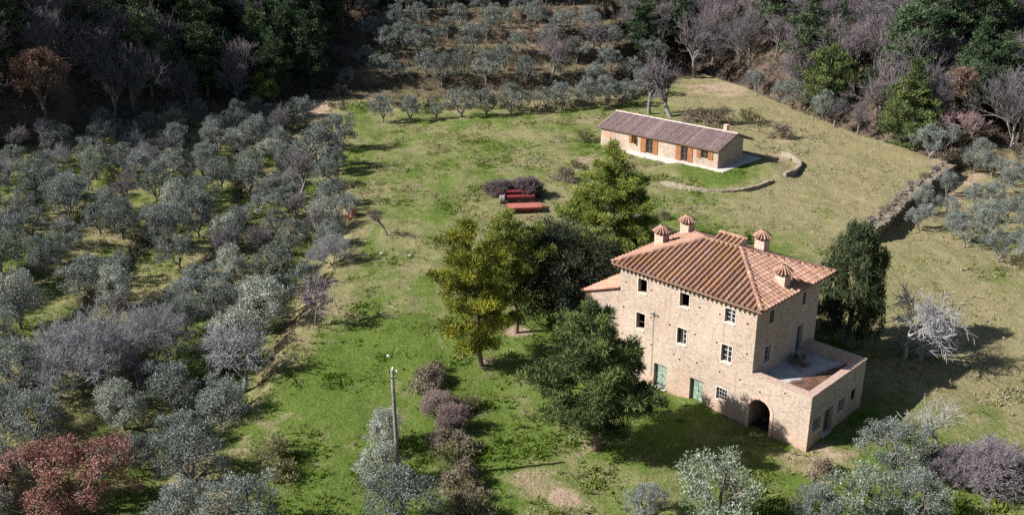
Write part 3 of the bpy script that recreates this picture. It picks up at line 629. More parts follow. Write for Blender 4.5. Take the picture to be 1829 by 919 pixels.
panel(cw, -HL, -3, -1.6, zroof(8.2) - .12, [(-12, -11, 1, 2), (-8, -7, 1, 2)], cback, .3)
for X_, nm in ((0, 'r'), (-HL, 'l')):
    ye = HD if nm == 'r' else 8.2
    cw.add([(X_, 0, -1.6), (X_, ye, -1.6), (X_, ye, zroof(ye) - .12), (X_, RYm, RZt - .12), (X_, 0, HT)], [(0, 1, 2, 3, 4)])
cw.quad((0, HD, -1.6), (-3, HD, -1.6), (-3, HD, zroof(HD) - .12), (0, HD, zroof(HD) - .12)); cw.quad((-3, HD, -1.6), (-3, 8.2, -1.6), (-3, 8.2, zroof(8.2) - .12), (-3, HD, zroof(HD) - .12))
cw.quad((-HL + .4, .8, -.5), (-.4, .8, -.5), (-.4, .8, 2.5), (-HL + .4, .8, 2.5), m=1)  # dark sheet painting the shade of the cottage interior
cw.build('stone_wall', [MAT['stone2'], MAT['dark']], cot)
cr = MB(); BRN = [((0.40, 0.29, 0.285), 4), ((0.47, 0.355, 0.345), 4), ((0.34, 0.235, 0.23), 2.5), ((0.54, 0.43, 0.41), 1.5)]
xl_, xr_ = -HL - .45, .35; sl_ = math.hypot(RYm + .4, RZt - 2.62); ky, kz2 = (RYm + .4) / sl_, (RZt - 2.62) / sl_
for y_e, sgn, Ox in ((-.4, 1, xl_), (2 * RYm + .4, -1, xr_)):
    cr.quad((xl_, y_e, 2.6), (xr_, y_e, 2.6), (xr_, RYm, RZt - .02), (xl_, RYm, RZt - .02), under)
    cr.quad((xl_, y_e, 2.48), (xr_, y_e, 2.48), (xr_, y_e, 2.62), (xl_, y_e, 2.62), (.2, .13, .1)); cr.quad((xl_, y_e, 2.48), (xr_, y_e, 2.48), (xr_, RYm, RZt - .14), (xl_, RYm, RZt - .14), (.12, .08, .06))
    tiles(cr, (Ox, y_e, 2.62), (sgn, 0, 0), (0, sgn * ky, kz2), xr_ - xl_, lambda u: (0, sl_), BRN, pitch=.33, tl=.4, rad=.095, lichen=lambda u, v: 0)
for X_ in (xl_, xr_): cr.quad((X_, -.4, 2.48), (X_, -.4, 2.62), (X_, RYm, RZt), (X_, RYm, RZt - .14), (.22, .14, .11)); cr.quad((X_, 8.8, 2.48), (X_, 8.8, 2.62), (X_, RYm, RZt), (X_, RYm, RZt - .14), (.22, .14, .11))
PALE = [((.62, .52, .47), 3), ((.52, .40, .36), 2)]
cap_row(cr, (xl_, RYm, RZt), (xr_, RYm, RZt), PALE, rad=.15)
croof = cr.build('roof', MAT['tile'], cot)
ck = MB(); ck.box(-2.6, -2.05, 5.0, 5.55, 3.3, 4.95); ck.box(-2.68, -1.97, 4.92, 5.63, 4.95, 5.03); ck.build('chimney', MAT['chimney'], croof)
sb = MB(); sb.box(-15.5, 1.5, -.95, -.002, -1.2, .0); sb.box(.002, 1.5, -.002, 9.3, -1.2, .0); sb.box(-3, .002, HD + .002, 9.3, -1.2, 0); sb.build('paved_edge', MAT['concrete'], cot)
def shutter(x0, x1, z0, z1, parent, open_=0):
    s = MB(); y = -.075
    if open_:
        s.box(x0, x0 + .05, -(x1 - x0), -.02, z0, z1)
        for k in range(3): s.box(x0 + .05, x0 + .075, -(x1 - x0) + .05, -.06, z0 + .1 + k * (z1 - z0 - .3) / 2, z0 + .2 + k * (z1 - z0 - .3) / 2)
    else:
        s.box(x0, x1, y, -.012, z0, z1)
        for k in range(3): s.box(x0 + .04, x1 - .04, y - .03, y, z0 + .1 + k * (z1 - z0 - .3) / 2, z0 + .2 + k * (z1 - z0 - .3) / 2)
    return s.build('shutter', MAT['orange'], parent)
def cdoor(x0, x1, z0, z1, nm, glazed=True):
    f = MB(); xm = (x0 + x1) / 2
    for a, b in ((x0, xm), (xm, x1)):
        f.box(a, a + .08, .12, .17, z0, z1); f.box(b - .08, b, .12, .17, z0, z1)
        for z in (z0, (z0 + z1) / 2, z1 - .08): f.box(a + .08, b - .08, .12, .17, z, z + .08)
    o = f.build(nm, MAT['wood'], cot); g = MB(); g.quad((x0, .15, z0), (x1, .15, z0), (x1, .15, z1), (x0, .15, z1)); g.build('pane', MAT['glass'], o); return o
o = cdoor(-12.5, -11.32, .06, 2.15, 'door'); shutter(-13.5, -12.56, .06, 2.2, o); shutter(-11.26, -10.35, .06, 2.2, o)
o = cdoor(-6.2, -5.12, .06, 2.15, 'door'); shutter(-7.15, -6.26, .06, 2.2, o); shutter(-5.06, -4.25, .06, 2.2, o)
o = cdoor(-2.8, -1.68, 1.1, 2.2, 'window'); shutter(-3.55, -2.86, 1.05, 2.25, o); shutter(-1.62, -.85, 1.05, 2.25, o)
o = cdoor(-15.15, -14.55, 1.1, 2.2, 'window'); shutter(-15.7, -15.2, 1.05, 2.25, o); shutter(-14.5, -14.0, 1.05, 2.25, o, 1)
s = MB(); s.box(-20.5, -19.2, -.05, .04, 1.1, 2.0); o = s.build('blocked_window', MAT['brick'], cot)

# ------------------------------------------------------------------ low garden walls, stone bank
def rough_wall(P, w, hgt, name, label, cat, sub=10, jit=.05, mat=MAT['stone2']):
    P = np.array(P, float); pts = []
    for a, b in zip(P[:-1], P[1:]):
        n = max(2, int(np.linalg.norm(b - a) / .35))
        for k in range(n): pts.append(a + (b - a) * k / n)
    pts.append(P[-1]); pts = np.array(pts); T_ = np.gradient(pts, axis=0); T_ /= np.linalg.norm(T_, axis=1)[:, None]; S_ = np.stack([T_[:, 1], -T_[:, 0]], 1)
    mb = MB(); V = []; prof = [(-w / 2, -.6), (-w / 2, hgt * .55), (-w / 2 * .95, hgt), (0, hgt * 1.05), (w / 2 * .95, hgt), (w / 2, hgt * .55), (w / 2, -.6)]; k = len(prof)
    o_ = pts.mean(0); z0 = h1(*o_); rg = np.random.default_rng(3)
    for p_, s_ in zip(pts, S_):
        zz = h1(*p_) - z0; f_ = rg.uniform(.85, 1.12)
        for (d_, z_) in prof:
            q = p_ + s_ * d_; V.append((q[0] - o_[0] + rg.uniform(-jit, jit), q[1] - o_[1] + rg.uniform(-jit, jit), zz + (z_ * f_ if z_ > 0 else z_) + rg.uniform(-jit, jit)))
    F = [(i * k + j, i * k + j + 1, (i + 1) * k + j + 1, (i + 1) * k + j) for i in range(len(pts) - 1) for j in range(k - 1)]
    F += [tuple(range(k))[::-1], tuple((len(pts) - 1) * k + j for j in range(k))]
    mb.add(V, F); o = mb.build(name, mat); o.location = (o_[0], o_[1], z0); tag(o, label, cat, kind='thing'); return o
MAT['field'] = stone('field_stone', [(0.0, (0.20, 0.165, 0.125)), (0.5, (0.33, 0.28, 0.22)), (1.0, (0.44, 0.385, 0.31))], (0.3, 0.26, 0.19), 3.5)
rough_wall(WALLA, .45, .45, 'garden_wall', 'long low curved stone wall edging the cottage lawn on the meadow side', 'wall', mat=MAT['field'])
rough_wall(WALLB, .55, .65, 'garden_wall', 'short curved stone wall end casting shadow beyond the cottage gable', 'wall', mat=MAT['field'])
def boulder(mb, c, r, rg, col=None):
    n, k = 6, 4; V = []; 
    for i in range(k + 1):
        th = math.pi * i / k
        for j in range(n):
            a = 2 * math.pi * j / n; q = r * rg.uniform(.75, 1.15); V.append((c[0] + q * math.sin(th) * math.cos(a), c[1] + q * math.sin(th) * math.sin(a), c[2] + q * .75 * math.cos(th)))
    mb.add(V, [(i * n + j, i * n + (j + 1) % n, (i + 1) * n + (j + 1) % n, (i + 1) * n + j) for i in range(k) for j in range(n)], col)
MAT['pebble'] = plain('pale_limestone', (0.45, 0.42, 0.38), .2)
rough_wall(BANK + np.array([.45, -.35]), 1.5, .25, 'retaining_wall', 'dark rough dry stone retaining wall under the overgrown bank', 'wall', jit=.16, mat=MAT['rubble'])
rb = MB(); rg = np.random.default_rng(9); o_ = BANK.mean(0); z0 = h1(*o_)
seg = np.diff(BANK, axis=0); cum = np.concatenate([[0], np.cumsum(np.linalg.norm(seg, axis=1))])
for k in range(620):
    s_ = rg.uniform(0.5, cum[-1]); i = min(len(seg) - 1, int(np.searchsorted(cum, s_) - 1)); d_ = seg[i] / np.linalg.norm(seg[i]); p_ = BANK[i] + d_ * (s_ - cum[i])
    nrm = np.array([d_[1], -d_[0]]); off = rg.uniform(-.6, 1.5); q = p_ + nrm * off
    r_ = rg.uniform(.15, .42); z_ = h1(*p_) - max(0, off) * 0.95 + rg.uniform(-.1, .25)
    boulder(rb, (q[0] - o_[0], q[1] - o_[1], z_ - z0), r_, rg)
o = rb.build('stone_bank', MAT['rubble']); o.location = (o_[0], o_[1], z0); tag(o, 'overgrown tumbledown stone bank between the meadow and the right-hand olive plot', 'wall')
for (px, py, r_, lab) in ((683, 453, .28, 'small pale stone lying in the meadow nearer the leaning bare tree'), (733, 458, .25, 'small pale stone lying in the meadow nearer the yellow pine'), (694, 636, .2, 'small pale stone on the grass just above the utility pole')):
    x, y = at(px, py); mb = MB(); boulder(mb, (0, 0, .05), r_, rg); o = mb.build('stone', MAT['pebble']); o.location = (x, y, h1(x, y)); tag(o, lab, 'stone')

# ------------------------------------------------------------------ utility pole, farm machines
x, y = -7.91, 55.23
pl = thing('utility_pole', 'tall weathered utility pole with a small white insulator at its top', 'pole', (x, y, h1(x, y)))
mb = MB(); mb.tube([(0, 0, -.5), (0, 0, 3), (0, 0, 6), (0, 0, 8.4)], [.15, .14, .125, .11], 10); mb.build('pole', MAT['pole'], pl, True)
mb = MB(); mb.tube([(0, 0, 8.1), (.28, .05, 8.12), (.3, .05, 8.2)], .025, 6); mb.box(-.1, .34, -.13, -.1, 7.85, 7.95); mb.build('bracket', MAT['grating'], pl)
for dx, z in ((.3, 8.2), (.05, 8.4)):
    mb = MB(); mb.tube([(dx, .05, z), (dx, .05, z + .06), (dx, .05, z + .12), (dx, .05, z + .2)], [.05, .09, .06, .05], 8); mb.build('insulator', MAT['pale'], pl, True)
def wheel(parent, x, y, r, w, z=None):
    z = r if z is None else z; mb = MB()
    ring = [(r, -w / 2), (r, w / 2), (r * .62, w / 2), (r * .62, -w / 2)]; n = 18; V = []
    for k in range(n):
        a = 2 * math.pi * k / n
        for (q, d) in ring: V.append((x + q * math.cos(a), y + d, z + q * math.sin(a)))
    mb.add(V, [(k * 4 + j, k * 4 + (j + 1) % 4, ((k + 1) % n) * 4 + (j + 1) % 4, ((k + 1) % n) * 4 + j) for k in range(n) for j in range(4)])
    o = mb.build('wheel', MAT['tyre'], parent); mb = MB()
    mb.tube([(x, y - w * .3, z), (x, y + w * .3, z)], r * .62, 14); mb.build('rim', MAT['darkred'], o); return o
bx_, by_ = 1.55, 112.3
tr = thing('flatbed_trailer', 'low red flatbed farm trailer parked in the grass by the pines', 'trailer', (bx_, by_, h1(bx_, by_)), R(4))
mb = MB()
for k in range(9): mb.box(-2.15, 2.15, -1.0 + k * .222, -1.0 + k * .222 + .21, .74, .8)
mb.build('plank_bed', MAT['red'], tr)
mb = MB(); mb.box(-2.2, 2.2, -1.06, -1.0, .55, .84); mb.box(-2.2, 2.2, 1.0, 1.06, .55, .84); mb.box(-2.2, -2.15, -1.0, 1.0, .55, .84); mb.box(2.15, 2.2, -1, 1, .55, .84); mb.box(-2, 2, -.45, -.33, .5, .738); mb.box(-2, 2, .33, .45, .5, .738); mb.build('chassis', MAT['darkred'], tr)
mb = MB(); mb.tube([(2.2, -.3, .62), (3.3, 0, .5), (2.2, .3, .62)], .05, 6); mb.build('drawbar', MAT['darkred'], tr)
for sx in (-.55, .35):
    for sy in (-.86, .86): wheel(tr, sx, sy, .27, .2)
bx2, by2 = 1.0, 116.2
sd = thing('seed_drill', 'dark red seed drill with stacked hoppers behind the flatbed trailer', 'farm machine', (bx2, by2, h1(bx2, by2)), R(4))
def hopper(mb, x0, x1, y0, z0, w, hgt):
    V = [(x0, y0 + w * .3, z0), (x1, y0 + w * .3, z0), (x1, y0 + w * .7, z0), (x0, y0 + w * .7, z0), (x0, y0, z0 + hgt), (x1, y0, z0 + hgt), (x1, y0 + w, z0 + hgt), (x0, y0 + w, z0 + hgt)]
    mb.add(V, [(3, 2, 1, 0), (4, 5, 6, 7), (0, 1, 5, 4), (1, 2, 6, 5), (2, 3, 7, 6), (3, 0, 4, 7)]); mb.box(x0 - .04, x1 + .04, y0 - .05, y0 + w + .05, z0 + hgt, z0 + hgt + .06)
mb = MB(); hopper(mb, -1.7, 1.75, -.9, .55, .75, .38); mb.build('hopper', MAT['darkred'], sd); mb = MB(); hopper(mb, -1.55, 1.5, .1, .85, .8, .45); mb.build('hopper', MAT['darkred'], sd)
mb = MB(); mb.box(-1.9, -1.8, -1, 1.0, .3, 1.15); mb.build('end_plate', MAT['darkred'], sd); mb = MB(); mb.box(1.8, 1.9, -.95, .9, .3, 1.05); mb.build('end_plate', MAT['darkred'], sd)
mb = MB(); mb.box(-1.8, 1.8, -.12, .1, .5, .68); [mb.box(-1.6 + k * .29, -1.55 + k * .29, -.75, -.6, .05, .75) for k in range(12)]; mb.build('frame', MAT['steel'], sd)
mb = MB(); mb.tube([(-2.55, -.5, .62), (-1.95, -.5, .62)], .5, 16); mb.build('drum', MAT['steel'], sd)
wheel(sd, -1.3, 1.15, .45, .2); wheel(sd, 1.3, 1.15, .45, .2)

# ------------------------------------------------------------------ trees: builders
def unit(v): return v / (np.linalg.norm(v, axis=-1, keepdims=True) + 1e-9)
def cards(P, D, Ln, Wd, rg, taper=.35):
    n = len(P); S = unit(np.cross(D, unit(rg.normal(size=(n, 3))))); Ln = np.broadcast_to(Ln, (n,))[:, None]; Wd = np.broadcast_to(Wd, (n,))[:, None]
    V = np.stack([P - S * Wd / 2, P + S * Wd / 2, P + D * Ln + S * Wd * taper / 2, P + D * Ln - S * Wd * taper / 2], 1).reshape(-1, 3)
    return V, np.arange(4 * n).reshape(-1, 4)
def clumps(C, Rd, per, Ln, Wd, rg, outw=.7, upw=.25, shell=2.0, tvar=.18, taper=.35):
    """leaf cards filling a clump round every centre"""
    k = len(C); Rd = np.broadcast_to(np.asarray(Rd, float), (k, 3)); C_ = np.repeat(C, per, 0); R_ = np.repeat(Rd, per, 0); n = len(C_)
    u = unit(rg.normal(size=(n, 3))); r = rg.random(n)[:, None] ** (1 / shell); P = C_ + u * r * R_
    D = unit(u * outw + rg.normal(size=(n, 3)) * .55 + np.array([0, 0, upw])); V, F = cards(P, D, Ln * rg.uniform(.6, 1.3, n), Wd * rg.uniform(.7, 1.3, n), rg, taper)
    tint = np.repeat(rg.uniform(.15, .8, k), per) + rg.normal(size=n) * tvar
    return V, F, np.clip(tint, 0, 1)
class Limbs:
    def __init__(s): s.V = []; s.F = []; s.n = 0
    def add(s, P, rad, n=5):
        V, F = tube_np(P, rad, n); s.V.append(V); s.F.append(F + s.n); s.n += len(V)
    def mesh(s, name, mat, tint=None): 
        F = np.concatenate(s.F); return np_mesh(name, np.concatenate(s.V), F, mat, tint, True)
def curve(a, b, rg, n=4, wob=.08, sag=0.0):
    a, b = np.array(a, float), np.array(b, float); t_ = np.linspace(0, 1, n)[:, None]; Lg = np.linalg.norm(b - a)
    P = a + (b - a) * t_; P[1:-1] += rg.normal(size=(n - 2, 3)) * wob * Lg; P[:, 2] += sag * Lg * np.sin(t_[:, 0] * math.pi); return P
def broad(seed, H, Rr, start, nclump, crad, per, Ln, Wd, leafm, barkm, trunk_r=.16, flat=.85, gap=.0, forks=4, lean=0.0, shell=2.0, upw=.25, low=-.55):
    """round-headed tree: trunk, limbs to each clump, clumps of leaves over an uneven dome"""
    rg = np.random.default_rng(seed); cz = start + (H - start) * .5; rz = (H - start) * .5
    C = []
    while len(C) < nclump:
        u = rg.normal(size=3); u /= np.linalg.norm(u)
        if u[2] < low: continue
        lob = 1 + .22 * math.sin(2.1 * math.atan2(u[1], u[0]) + seed) + .16 * math.sin(4 * math.atan2(u[1], u[0]) + 2 * seed + 3 * u[2])
        r = rg.uniform(.45, 1.0) ** .6; c_ = np.array([u[0] * Rr * lob * r, u[1] * Rr * lob * r, cz + u[2] * rz * (.9 + .2 * rg.random()) * r])
        c_[:2] += lean * (c_[2] / H); C.append(c_)
    C = np.array(C); Lm = Limbs(); fork = np.array([lean * .3, 0, start * .8])
    Lm.add(curve((0, 0, -.4), fork, rg, 5, .035), np.linspace(trunk_r * 1.25, trunk_r * .85, 5), 7)
    fk = []
    for k in range(forks):
        a = 2 * math.pi * (k + rg.uniform(-.25, .25)) / forks; e = fork + np.array([math.cos(a) * Rr * .4, math.sin(a) * Rr * .4, (cz - start) * .9 + .2])
        Lm.add(curve(fork, e, rg, 4, .07), np.linspace(trunk_r * .75, trunk_r * .35, 4), 5); fk.append(e)
    for c_ in C:
        e = min(fk, key=lambda q: np.linalg.norm(q - c_)); Lm.add(curve(e, c_, rg, 3, .08), np.linspace(trunk_r * .3, .012, 3), 3)
    V, F, ti = clumps(C, np.array([crad, crad, crad * flat]), per, Ln, Wd, rg, shell=shell, upw=upw)
    return Lm.mesh('trunk', barkm), np_mesh('crown', V, F, leafm, ti)
def pine(seed, H, Rr, start, per, leafm, nlev=8, crad=.6, shape='round', trunk_r=.2, lean=(0, 0), Ln=.3, Wd=.08, dens=1.0, barkm=None, irr=.3, flat=.5):
    """pine: whorls of boughs, every bough ends in a fan of flattened needle pads with gaps between the whorls"""
    rg = np.random.default_rng(seed); Lm = Limbs(); n = 7
    z = np.linspace(0, H * .97, n); P = np.stack([lean[0] * (z / H) ** 1.3 + rg.normal(size=n) * .1, lean[1] * (z / H) ** 1.3 + rg.normal(size=n) * .1, z], 1); P[0] = (0, 0, -.5)
    Lm.add(P, np.linspace(trunk_r * 1.2, trunk_r * .2, n), 8); C = []; Rd = []
    for i in range(nlev):
        f = i / (nlev - 1); zz = start + (H - start) * (f ** .9) * .95
        if shape == 'round': env = Rr * (math.sin(math.pi * min(1, .2 + .74 * f)) ** .8)
        elif shape == 'cone': env = Rr * min(1, .72 + 1.4 * f) * (1 - .86 * f ** 1.35)
        else: env = Rr * min(1, .6 + 1.9 * f) * (1 - .88 * max(0, f - .2) / .8)
        m_ = max(3, int(round((3.2 + 1.1 * env) * dens))); a0 = rg.uniform(0, 6.3)
        for k in range(m_):
            a = a0 + 2 * math.pi * k / m_ + rg.uniform(-.35, .35); l = env * rg.uniform(1 - irr, 1 + irr * .6)
            if rg.random() < .1: continue
            zj = zz + rg.uniform(-.4, .4) * (H - start) / nlev; base = np.array([np.interp(zj, P[:, 2], P[:, 0]), np.interp(zj, P[:, 2], P[:, 1]), zj])
            u = np.array([math.cos(a), math.sin(a), 0]); w_ = np.array([-u[1], u[0], 0]); rise = rg.uniform(.0, .3) + .25 * f
            e = base + u * l + np.array([0, 0, l * rise]); Q = curve(base, e, rg, 4, .05, -.07)
            Lm.add(Q, np.linspace(max(.025, trunk_r * .32 * (1 - .6 * f)), .012, 4), 4)
            j = l * .32
            while j < l:
                wid = .62 * (j - l * .15) if j < l * .75 else .5 * l * (1.15 - j / l) + .2
                for q in range(max(1, int(round(2 * wid / (crad * 1.25))))):
                    p_ = base + u * (j + rg.uniform(-.2, .2)) + w_ * rg.uniform(-wid, wid) + np.array([0, 0, j * rise + rg.uniform(-.12, .2) * crad])
                    C.append(p_); Rd.append(np.array([1, 1, flat]) * crad * rg.uniform(.6, 1.15))
                j += crad * 1.25
    C.append(P[-1] + [0, 0, .1]); Rd.append(np.array([.5, .5, .9]) * crad)
    V, F, ti = clumps(np.array(C), np.array(Rd), per, Ln, Wd, rg, outw=1.0, upw=.55, shell=1.7, tvar=.12, taper=.5)
    return Lm.mesh('trunk', barkm or MAT['barkpine']), np_mesh('crown', V, F, leafm, ti)
def bare(seed, H, spread, start, barkm, twigm, lv=(6, 6, 6, 5), trunk_r=.18, up=.35, tw=.018, droop=0.0, multi=1, tlen=1.0, low=.45):
    """leafless tree: recursive boughs in the trunk mesh, fine twigs as the crown"""
    rg = np.random.default_rng(seed); Lm = Limbs(); TV = []; TD = []; TL = []
    def grow(p, d, l, r, dep):
        n = 4 if dep < 2 else 3; pts = [p]; dd = d.copy()
        for k in range(n - 1):
            dd = unit(dd + rg.normal(size=3) * .16 + np.array([0, 0, up * .25 - droop * dep * .12])); pts.append(pts[-1] + dd * l / (n - 1))
        pts = np.array(pts)
        if dep <= len(lv) - 2: Lm.add(pts, np.linspace(r, r * .5, n), 6 if dep == 0 else (4 if dep == 1 else 3))
        else: TV.append(pts[:-1]); TD.append(pts[1:] - pts[:-1]); TL.append(np.full(n - 1, r))
        if dep >= len(lv): return
        for k in range(lv[dep]):
            f = 1 - (k / lv[dep]) * (.62 if dep else low); x_ = f * (n - 1); i = min(n - 2, int(x_)); q = pts[i] + (pts[i + 1] - pts[i]) * (x_ - i)
            side = unit(np.cross(dd, rg.normal(size=3))); ang = rg.uniform(.45, 1.05) * spread
            nd = unit(dd * math.cos(ang) + side * math.sin(ang) + np.array([0, 0, up * .3])); grow(q, nd, l * rg.uniform(.5, .75) * (1 if dep else tlen), max(r * .48, tw), dep + 1)
    for k in range(multi):
        d = unit(np.array([rg.normal() * .12, rg.normal() * .12, 1.0])) if multi == 1 else unit(np.array([math.cos(6.28 * k / multi) * .8 * spread, math.sin(6.28 * k / multi) * .8 * spread, 1.0]) + rg.normal(size=3) * .2)
        grow(np.array([0, 0, -.2]), d, start if multi == 1 else H * .45, trunk_r, 0)
    P = np.concatenate(TV); D = np.concatenate(TD); r = np.concatenate(TL); n = len(P); S = unit(np.cross(D, rg.normal(size=(n, 3)))); B_ = unit(np.cross(D, S)); V = []
    for q, w in ((P, 1.0), (P + D, .6)):
        for a in (0, 2.094, 4.189): V.append(q + (S * math.cos(a) + B_ * math.sin(a)) * (r * w)[:, None])
    V = np.stack(V, 1).reshape(-1, 3); b = np.arange(n)[:, None] * 6
    F = np.concatenate([b + np.array(f)[None] for f in ((0, 1, 4, 3), (1, 2, 5, 4), (2, 0, 3, 5))]); ti = np.tile(np.clip(rg.normal(.5, .25, n), 0, 1), 3)
    allv = np.concatenate(Lm.V + [V]); s = H / max(1e-3, allv[:, 2].max()); V *= s
    for q in Lm.V: q *= s
    return Lm.mesh('trunk', barkm), np_mesh('crown', V, F, twigm, ti)
def bush(seed, Rx, Ry, H, n, per, Ln, Wd, leafm, barkm, crad=.4, upw=.3, stems=9):
    rg = np.random.default_rng(seed); C = []
    while len(C) < n:
        u = rg.normal(size=3); u /= np.linalg.norm(u); u[2] = abs(u[2]); r = rg.uniform(.3, 1) ** .5; lob = 1 + .25 * math.sin(3 * math.atan2(u[1], u[0]) + seed)
        C.append((u[0] * Rx * r * lob, u[1] * Ry * r * lob, max(.1, u[2] * H * r * rg.uniform(.8, 1.05))))
    C = np.array(C); Lm = Limbs()
    for k in range(min(stems, n)): Lm.add(curve((C[k][0] * .2, C[k][1] * .2, -.2), C[k], rg, 3, .08), [.05, .03, .012], 4)
    V, F, ti = clumps(C, np.array([crad, crad, crad * .8]), per, Ln, Wd, rg, shell=2, upw=upw, tvar=.2)
    return Lm.mesh('stem', barkm), np_mesh('foliage', V, F, leafm, ti)
def plant(name, pair, x, y, label, cat, group=None, s=1.0, rz=None, sink=.05, sz=None):
    o = thing(name, label, cat, (x, y, h1(x, y) - sink), random.uniform(0, 6.28) if rz is None else rz, group)
    o.scale = (s, s, s if sz is None else sz)
    for me in pair: link(me.name.split('.')[0], me, o)
    return o
def plant_px(name, pair, px, py, label, cat, group=None, s=1.0, rz=None, sz=None):
    x, y = at(px, py); return plant(name, pair, x, y, label, cat, group, s, rz, sz=sz)
#TREES#
# ------------------------------------------------------------------ trees: the singled-out ones round the farmhouse
random.seed(21)
PY = pine(101, 12.9, 3.4, 1.9, 170, MAT['pineyellow'], nlev=10, crad=.6, shape='round', lean=(-1.2, .3), irr=.45, Ln=.28, Wd=.055, flat=.75)
plant_px('pine_tree', PY, 862, 654, 'yellowish pine with a leaning bare lower trunk, left of the dark evergreen oak', 'pine', rz=.4)
PB = pine(102, 11.6, 2.8, 3.8, 170, MAT['pinelime'], nlev=8, crad=.6, lean=(-.6, .4), irr=.45, Ln=.28, Wd=.055, flat=.75)
plant_px('pine_tree', PB, 921, 595, 'slender pine with a tall bare trunk between the yellow pine and dark oak', 'pine', rz=1.0)
PF = pine(103, 11.3, 5.2, 2.3, 190, MAT['pinefront'], nlev=10, crad=.66, shape='cone', lean=(-.5, .2), irr=.36, Ln=.3, Wd=.058, flat=.7)
plant_px('pine_tree', PF, 1066, 803, 'broad dark green pine in front of the farmhouse facade', 'pine', rz=0.0)
PL = pine(104, 12.0, 5.8, .2, 170, MAT['pinelime'], nlev=10, crad=.78, shape='wide', lean=(-.6, .1), irr=.3, Ln=.32, Wd=.07, flat=.75)
plant_px('pine_tree', PL, 1096, 442, 'large lime green pine between the farmhouse and the cottage', 'pine', rz=.9)
HO = broad(111, 9.8, 5.3, .2, 230, .95, 170, .2, .09, MAT['holm'], MAT['bark'], trunk_r=.3, forks=6, low=-.98)
plant_px('oak_tree', HO, 1005, 575, 'dense almost black evergreen oak beside the left gable of the farmhouse', 'oak', rz=.3)
TB = bush(112, 3.6, 2.4, 7.4, 60, 120, .3, .035, MAT['brush'], MAT['barkgrey'], .6, upw=.9, stems=40)
plant_px('bush', TB, 1010, 512, 'tall grey green wispy shrub behind the dark evergreen oak', 'shrub', rz=.2)
YB = [bush(113 + k, 2.2, 2.0, 3.4, 34, 170, .2, .07, MAT['pinelime'] if k else MAT['limeleaf'], MAT['bark'], .6) for k in range(2)]
for (px, py, s, lab) in ((1095, 470, 1.2, 'yellow green shrub right at the foot of the large lime pine'), (1140, 462, 1.15, 'yellow green shrub between the large lime pine and the farmhouse chimneys'), (1065, 500, 1.1, 'yellow green shrub beside the dark oak, behind the lean-to roof'), (1125, 440, .8, 'small yellowish shrub next to the pile of dead branches')):
    plant_px('bush', YB[random.randrange(2)], px, py, lab, 'shrub', s=s)
rg = np.random.default_rng(5); dp = Limbs()
for k in range(90):
    a = rg.uniform(0, 6.28); l = rg.uniform(1, 3.2); c_ = rg.normal(size=3) * [.9, .6, .25]; d = np.array([math.cos(a), math.sin(a) * .6, rg.uniform(-.1, .35)]) * l / 2
    dp.add([c_ - d + [0, 0, .4], c_ + [0, 0, .45], c_ + d + [0, 0, .4]], [.06, .05, .02], 4)
x, y = at(1112, 398); o = link('branch_pile', dp.mesh('branch_pile', MAT['barkpale'])); o.location = (x, y, h1(x, y)); tag(o, 'pile of pale dead branches lying beside the large lime pine', 'branch pile')
BKS = [bush(197 + k, 1.5, 1.2, 1.6, 24, 70, .25, .06, MAT['twigdark'] if k else MAT['brush'], MAT['bark'], .45) for k in range(2)]
# cypress
rg = np.random.default_rng(120); k = 330; zc = rg.uniform(.06, 1, k) ** .85; a = rg.uniform(0, 6.28, k); Hc = 11.4
env = 2.75 * np.clip(np.minimum(.45 + zc * 2.2, (1 - zc) * 2.3 + .18), 0, 1) ** .7 * (1 + .16 * np.sin(3 * a + 5 * zc)); rr_ = env * rg.uniform(.55, 1.0, k)
C = np.stack([rr_ * np.cos(a), rr_ * np.sin(a), zc * Hc * .93 + .3], 1)
V, F, ti = clumps(C, np.array([.34, .34, .95]), 90, .3, .075, rg, outw=.25, upw=1.1, shell=1.6, tvar=.12, taper=.2)
Lm = Limbs(); Lm.add(curve((0, 0, -.4), (0, 0, 9), rg, 6, .01), np.linspace(.3, .06, 6), 8)
plant_px('cypress_tree', (Lm.mesh('trunk', MAT['barkgrey']), np_mesh('crown', V, F, MAT['cypress'], ti)), 1512, 615, 'dark broad columnar cypress behind the right corner of the farmhouse', 'cypress', rz=1)
for k in range(9):
    s_ = k / 8 * cum[-1] * .98 + .3; i = min(len(seg) - 1, max(0, int(np.searchsorted(cum, s_) - 1))); d_ = seg[i] / np.linalg.norm(seg[i]); p_ = BANK[i] + d_ * (s_ - cum[i]) + np.array([d_[1], -d_[0]]) * random.uniform(-.5, 1.6)
    plant('bush', BKS[k % 2], float(p_[0]), float(p_[1]), 'dry bramble growing over the stone bank at the right meadow edge', 'shrub', 'brambles on the stone bank', s=random.uniform(.3, .55))
# leafless single trees
W1 = bare(131, 6.0, 1.0, 1.1, MAT['barkpale'], MAT['twigblue'], (8, 6, 6, 5), .1, up=.15, droop=.4, tlen=1.7, tw=.010)
plant_px('bare_tree', W1, 1618, 640, 'silvery leafless tree with drooping branches right of the cypress', 'tree', rz=.5, s=1.2)
DT = bare(132, 5.4, .95, 1.4, MAT['barkpale'], MAT['twigpale'], (5, 5, 5, 3), .10, up=.4, tw=.008, tlen=1.2)
plant_px('dead_tree', DT, 1678, 806, 'bleached dead tree with few crooked limbs in the lower right', 'tree', rz=.2)
PU = bare(133, 3.9, 1.0, .5, MAT['barkgrey'], MAT['twigpurple'], (7, 7, 6, 4), .07, up=.3, tw=.014, multi=9)
plant_px('bare_bush', PU, 1762, 872, 'rounded purplish leafless bush in the lower right corner', 'shrub', s=1.05)
plant_px('bare_bush', PU, 1690, 860, 'brownish leafless bush just left of the round purple one', 'shrub', s=.75)
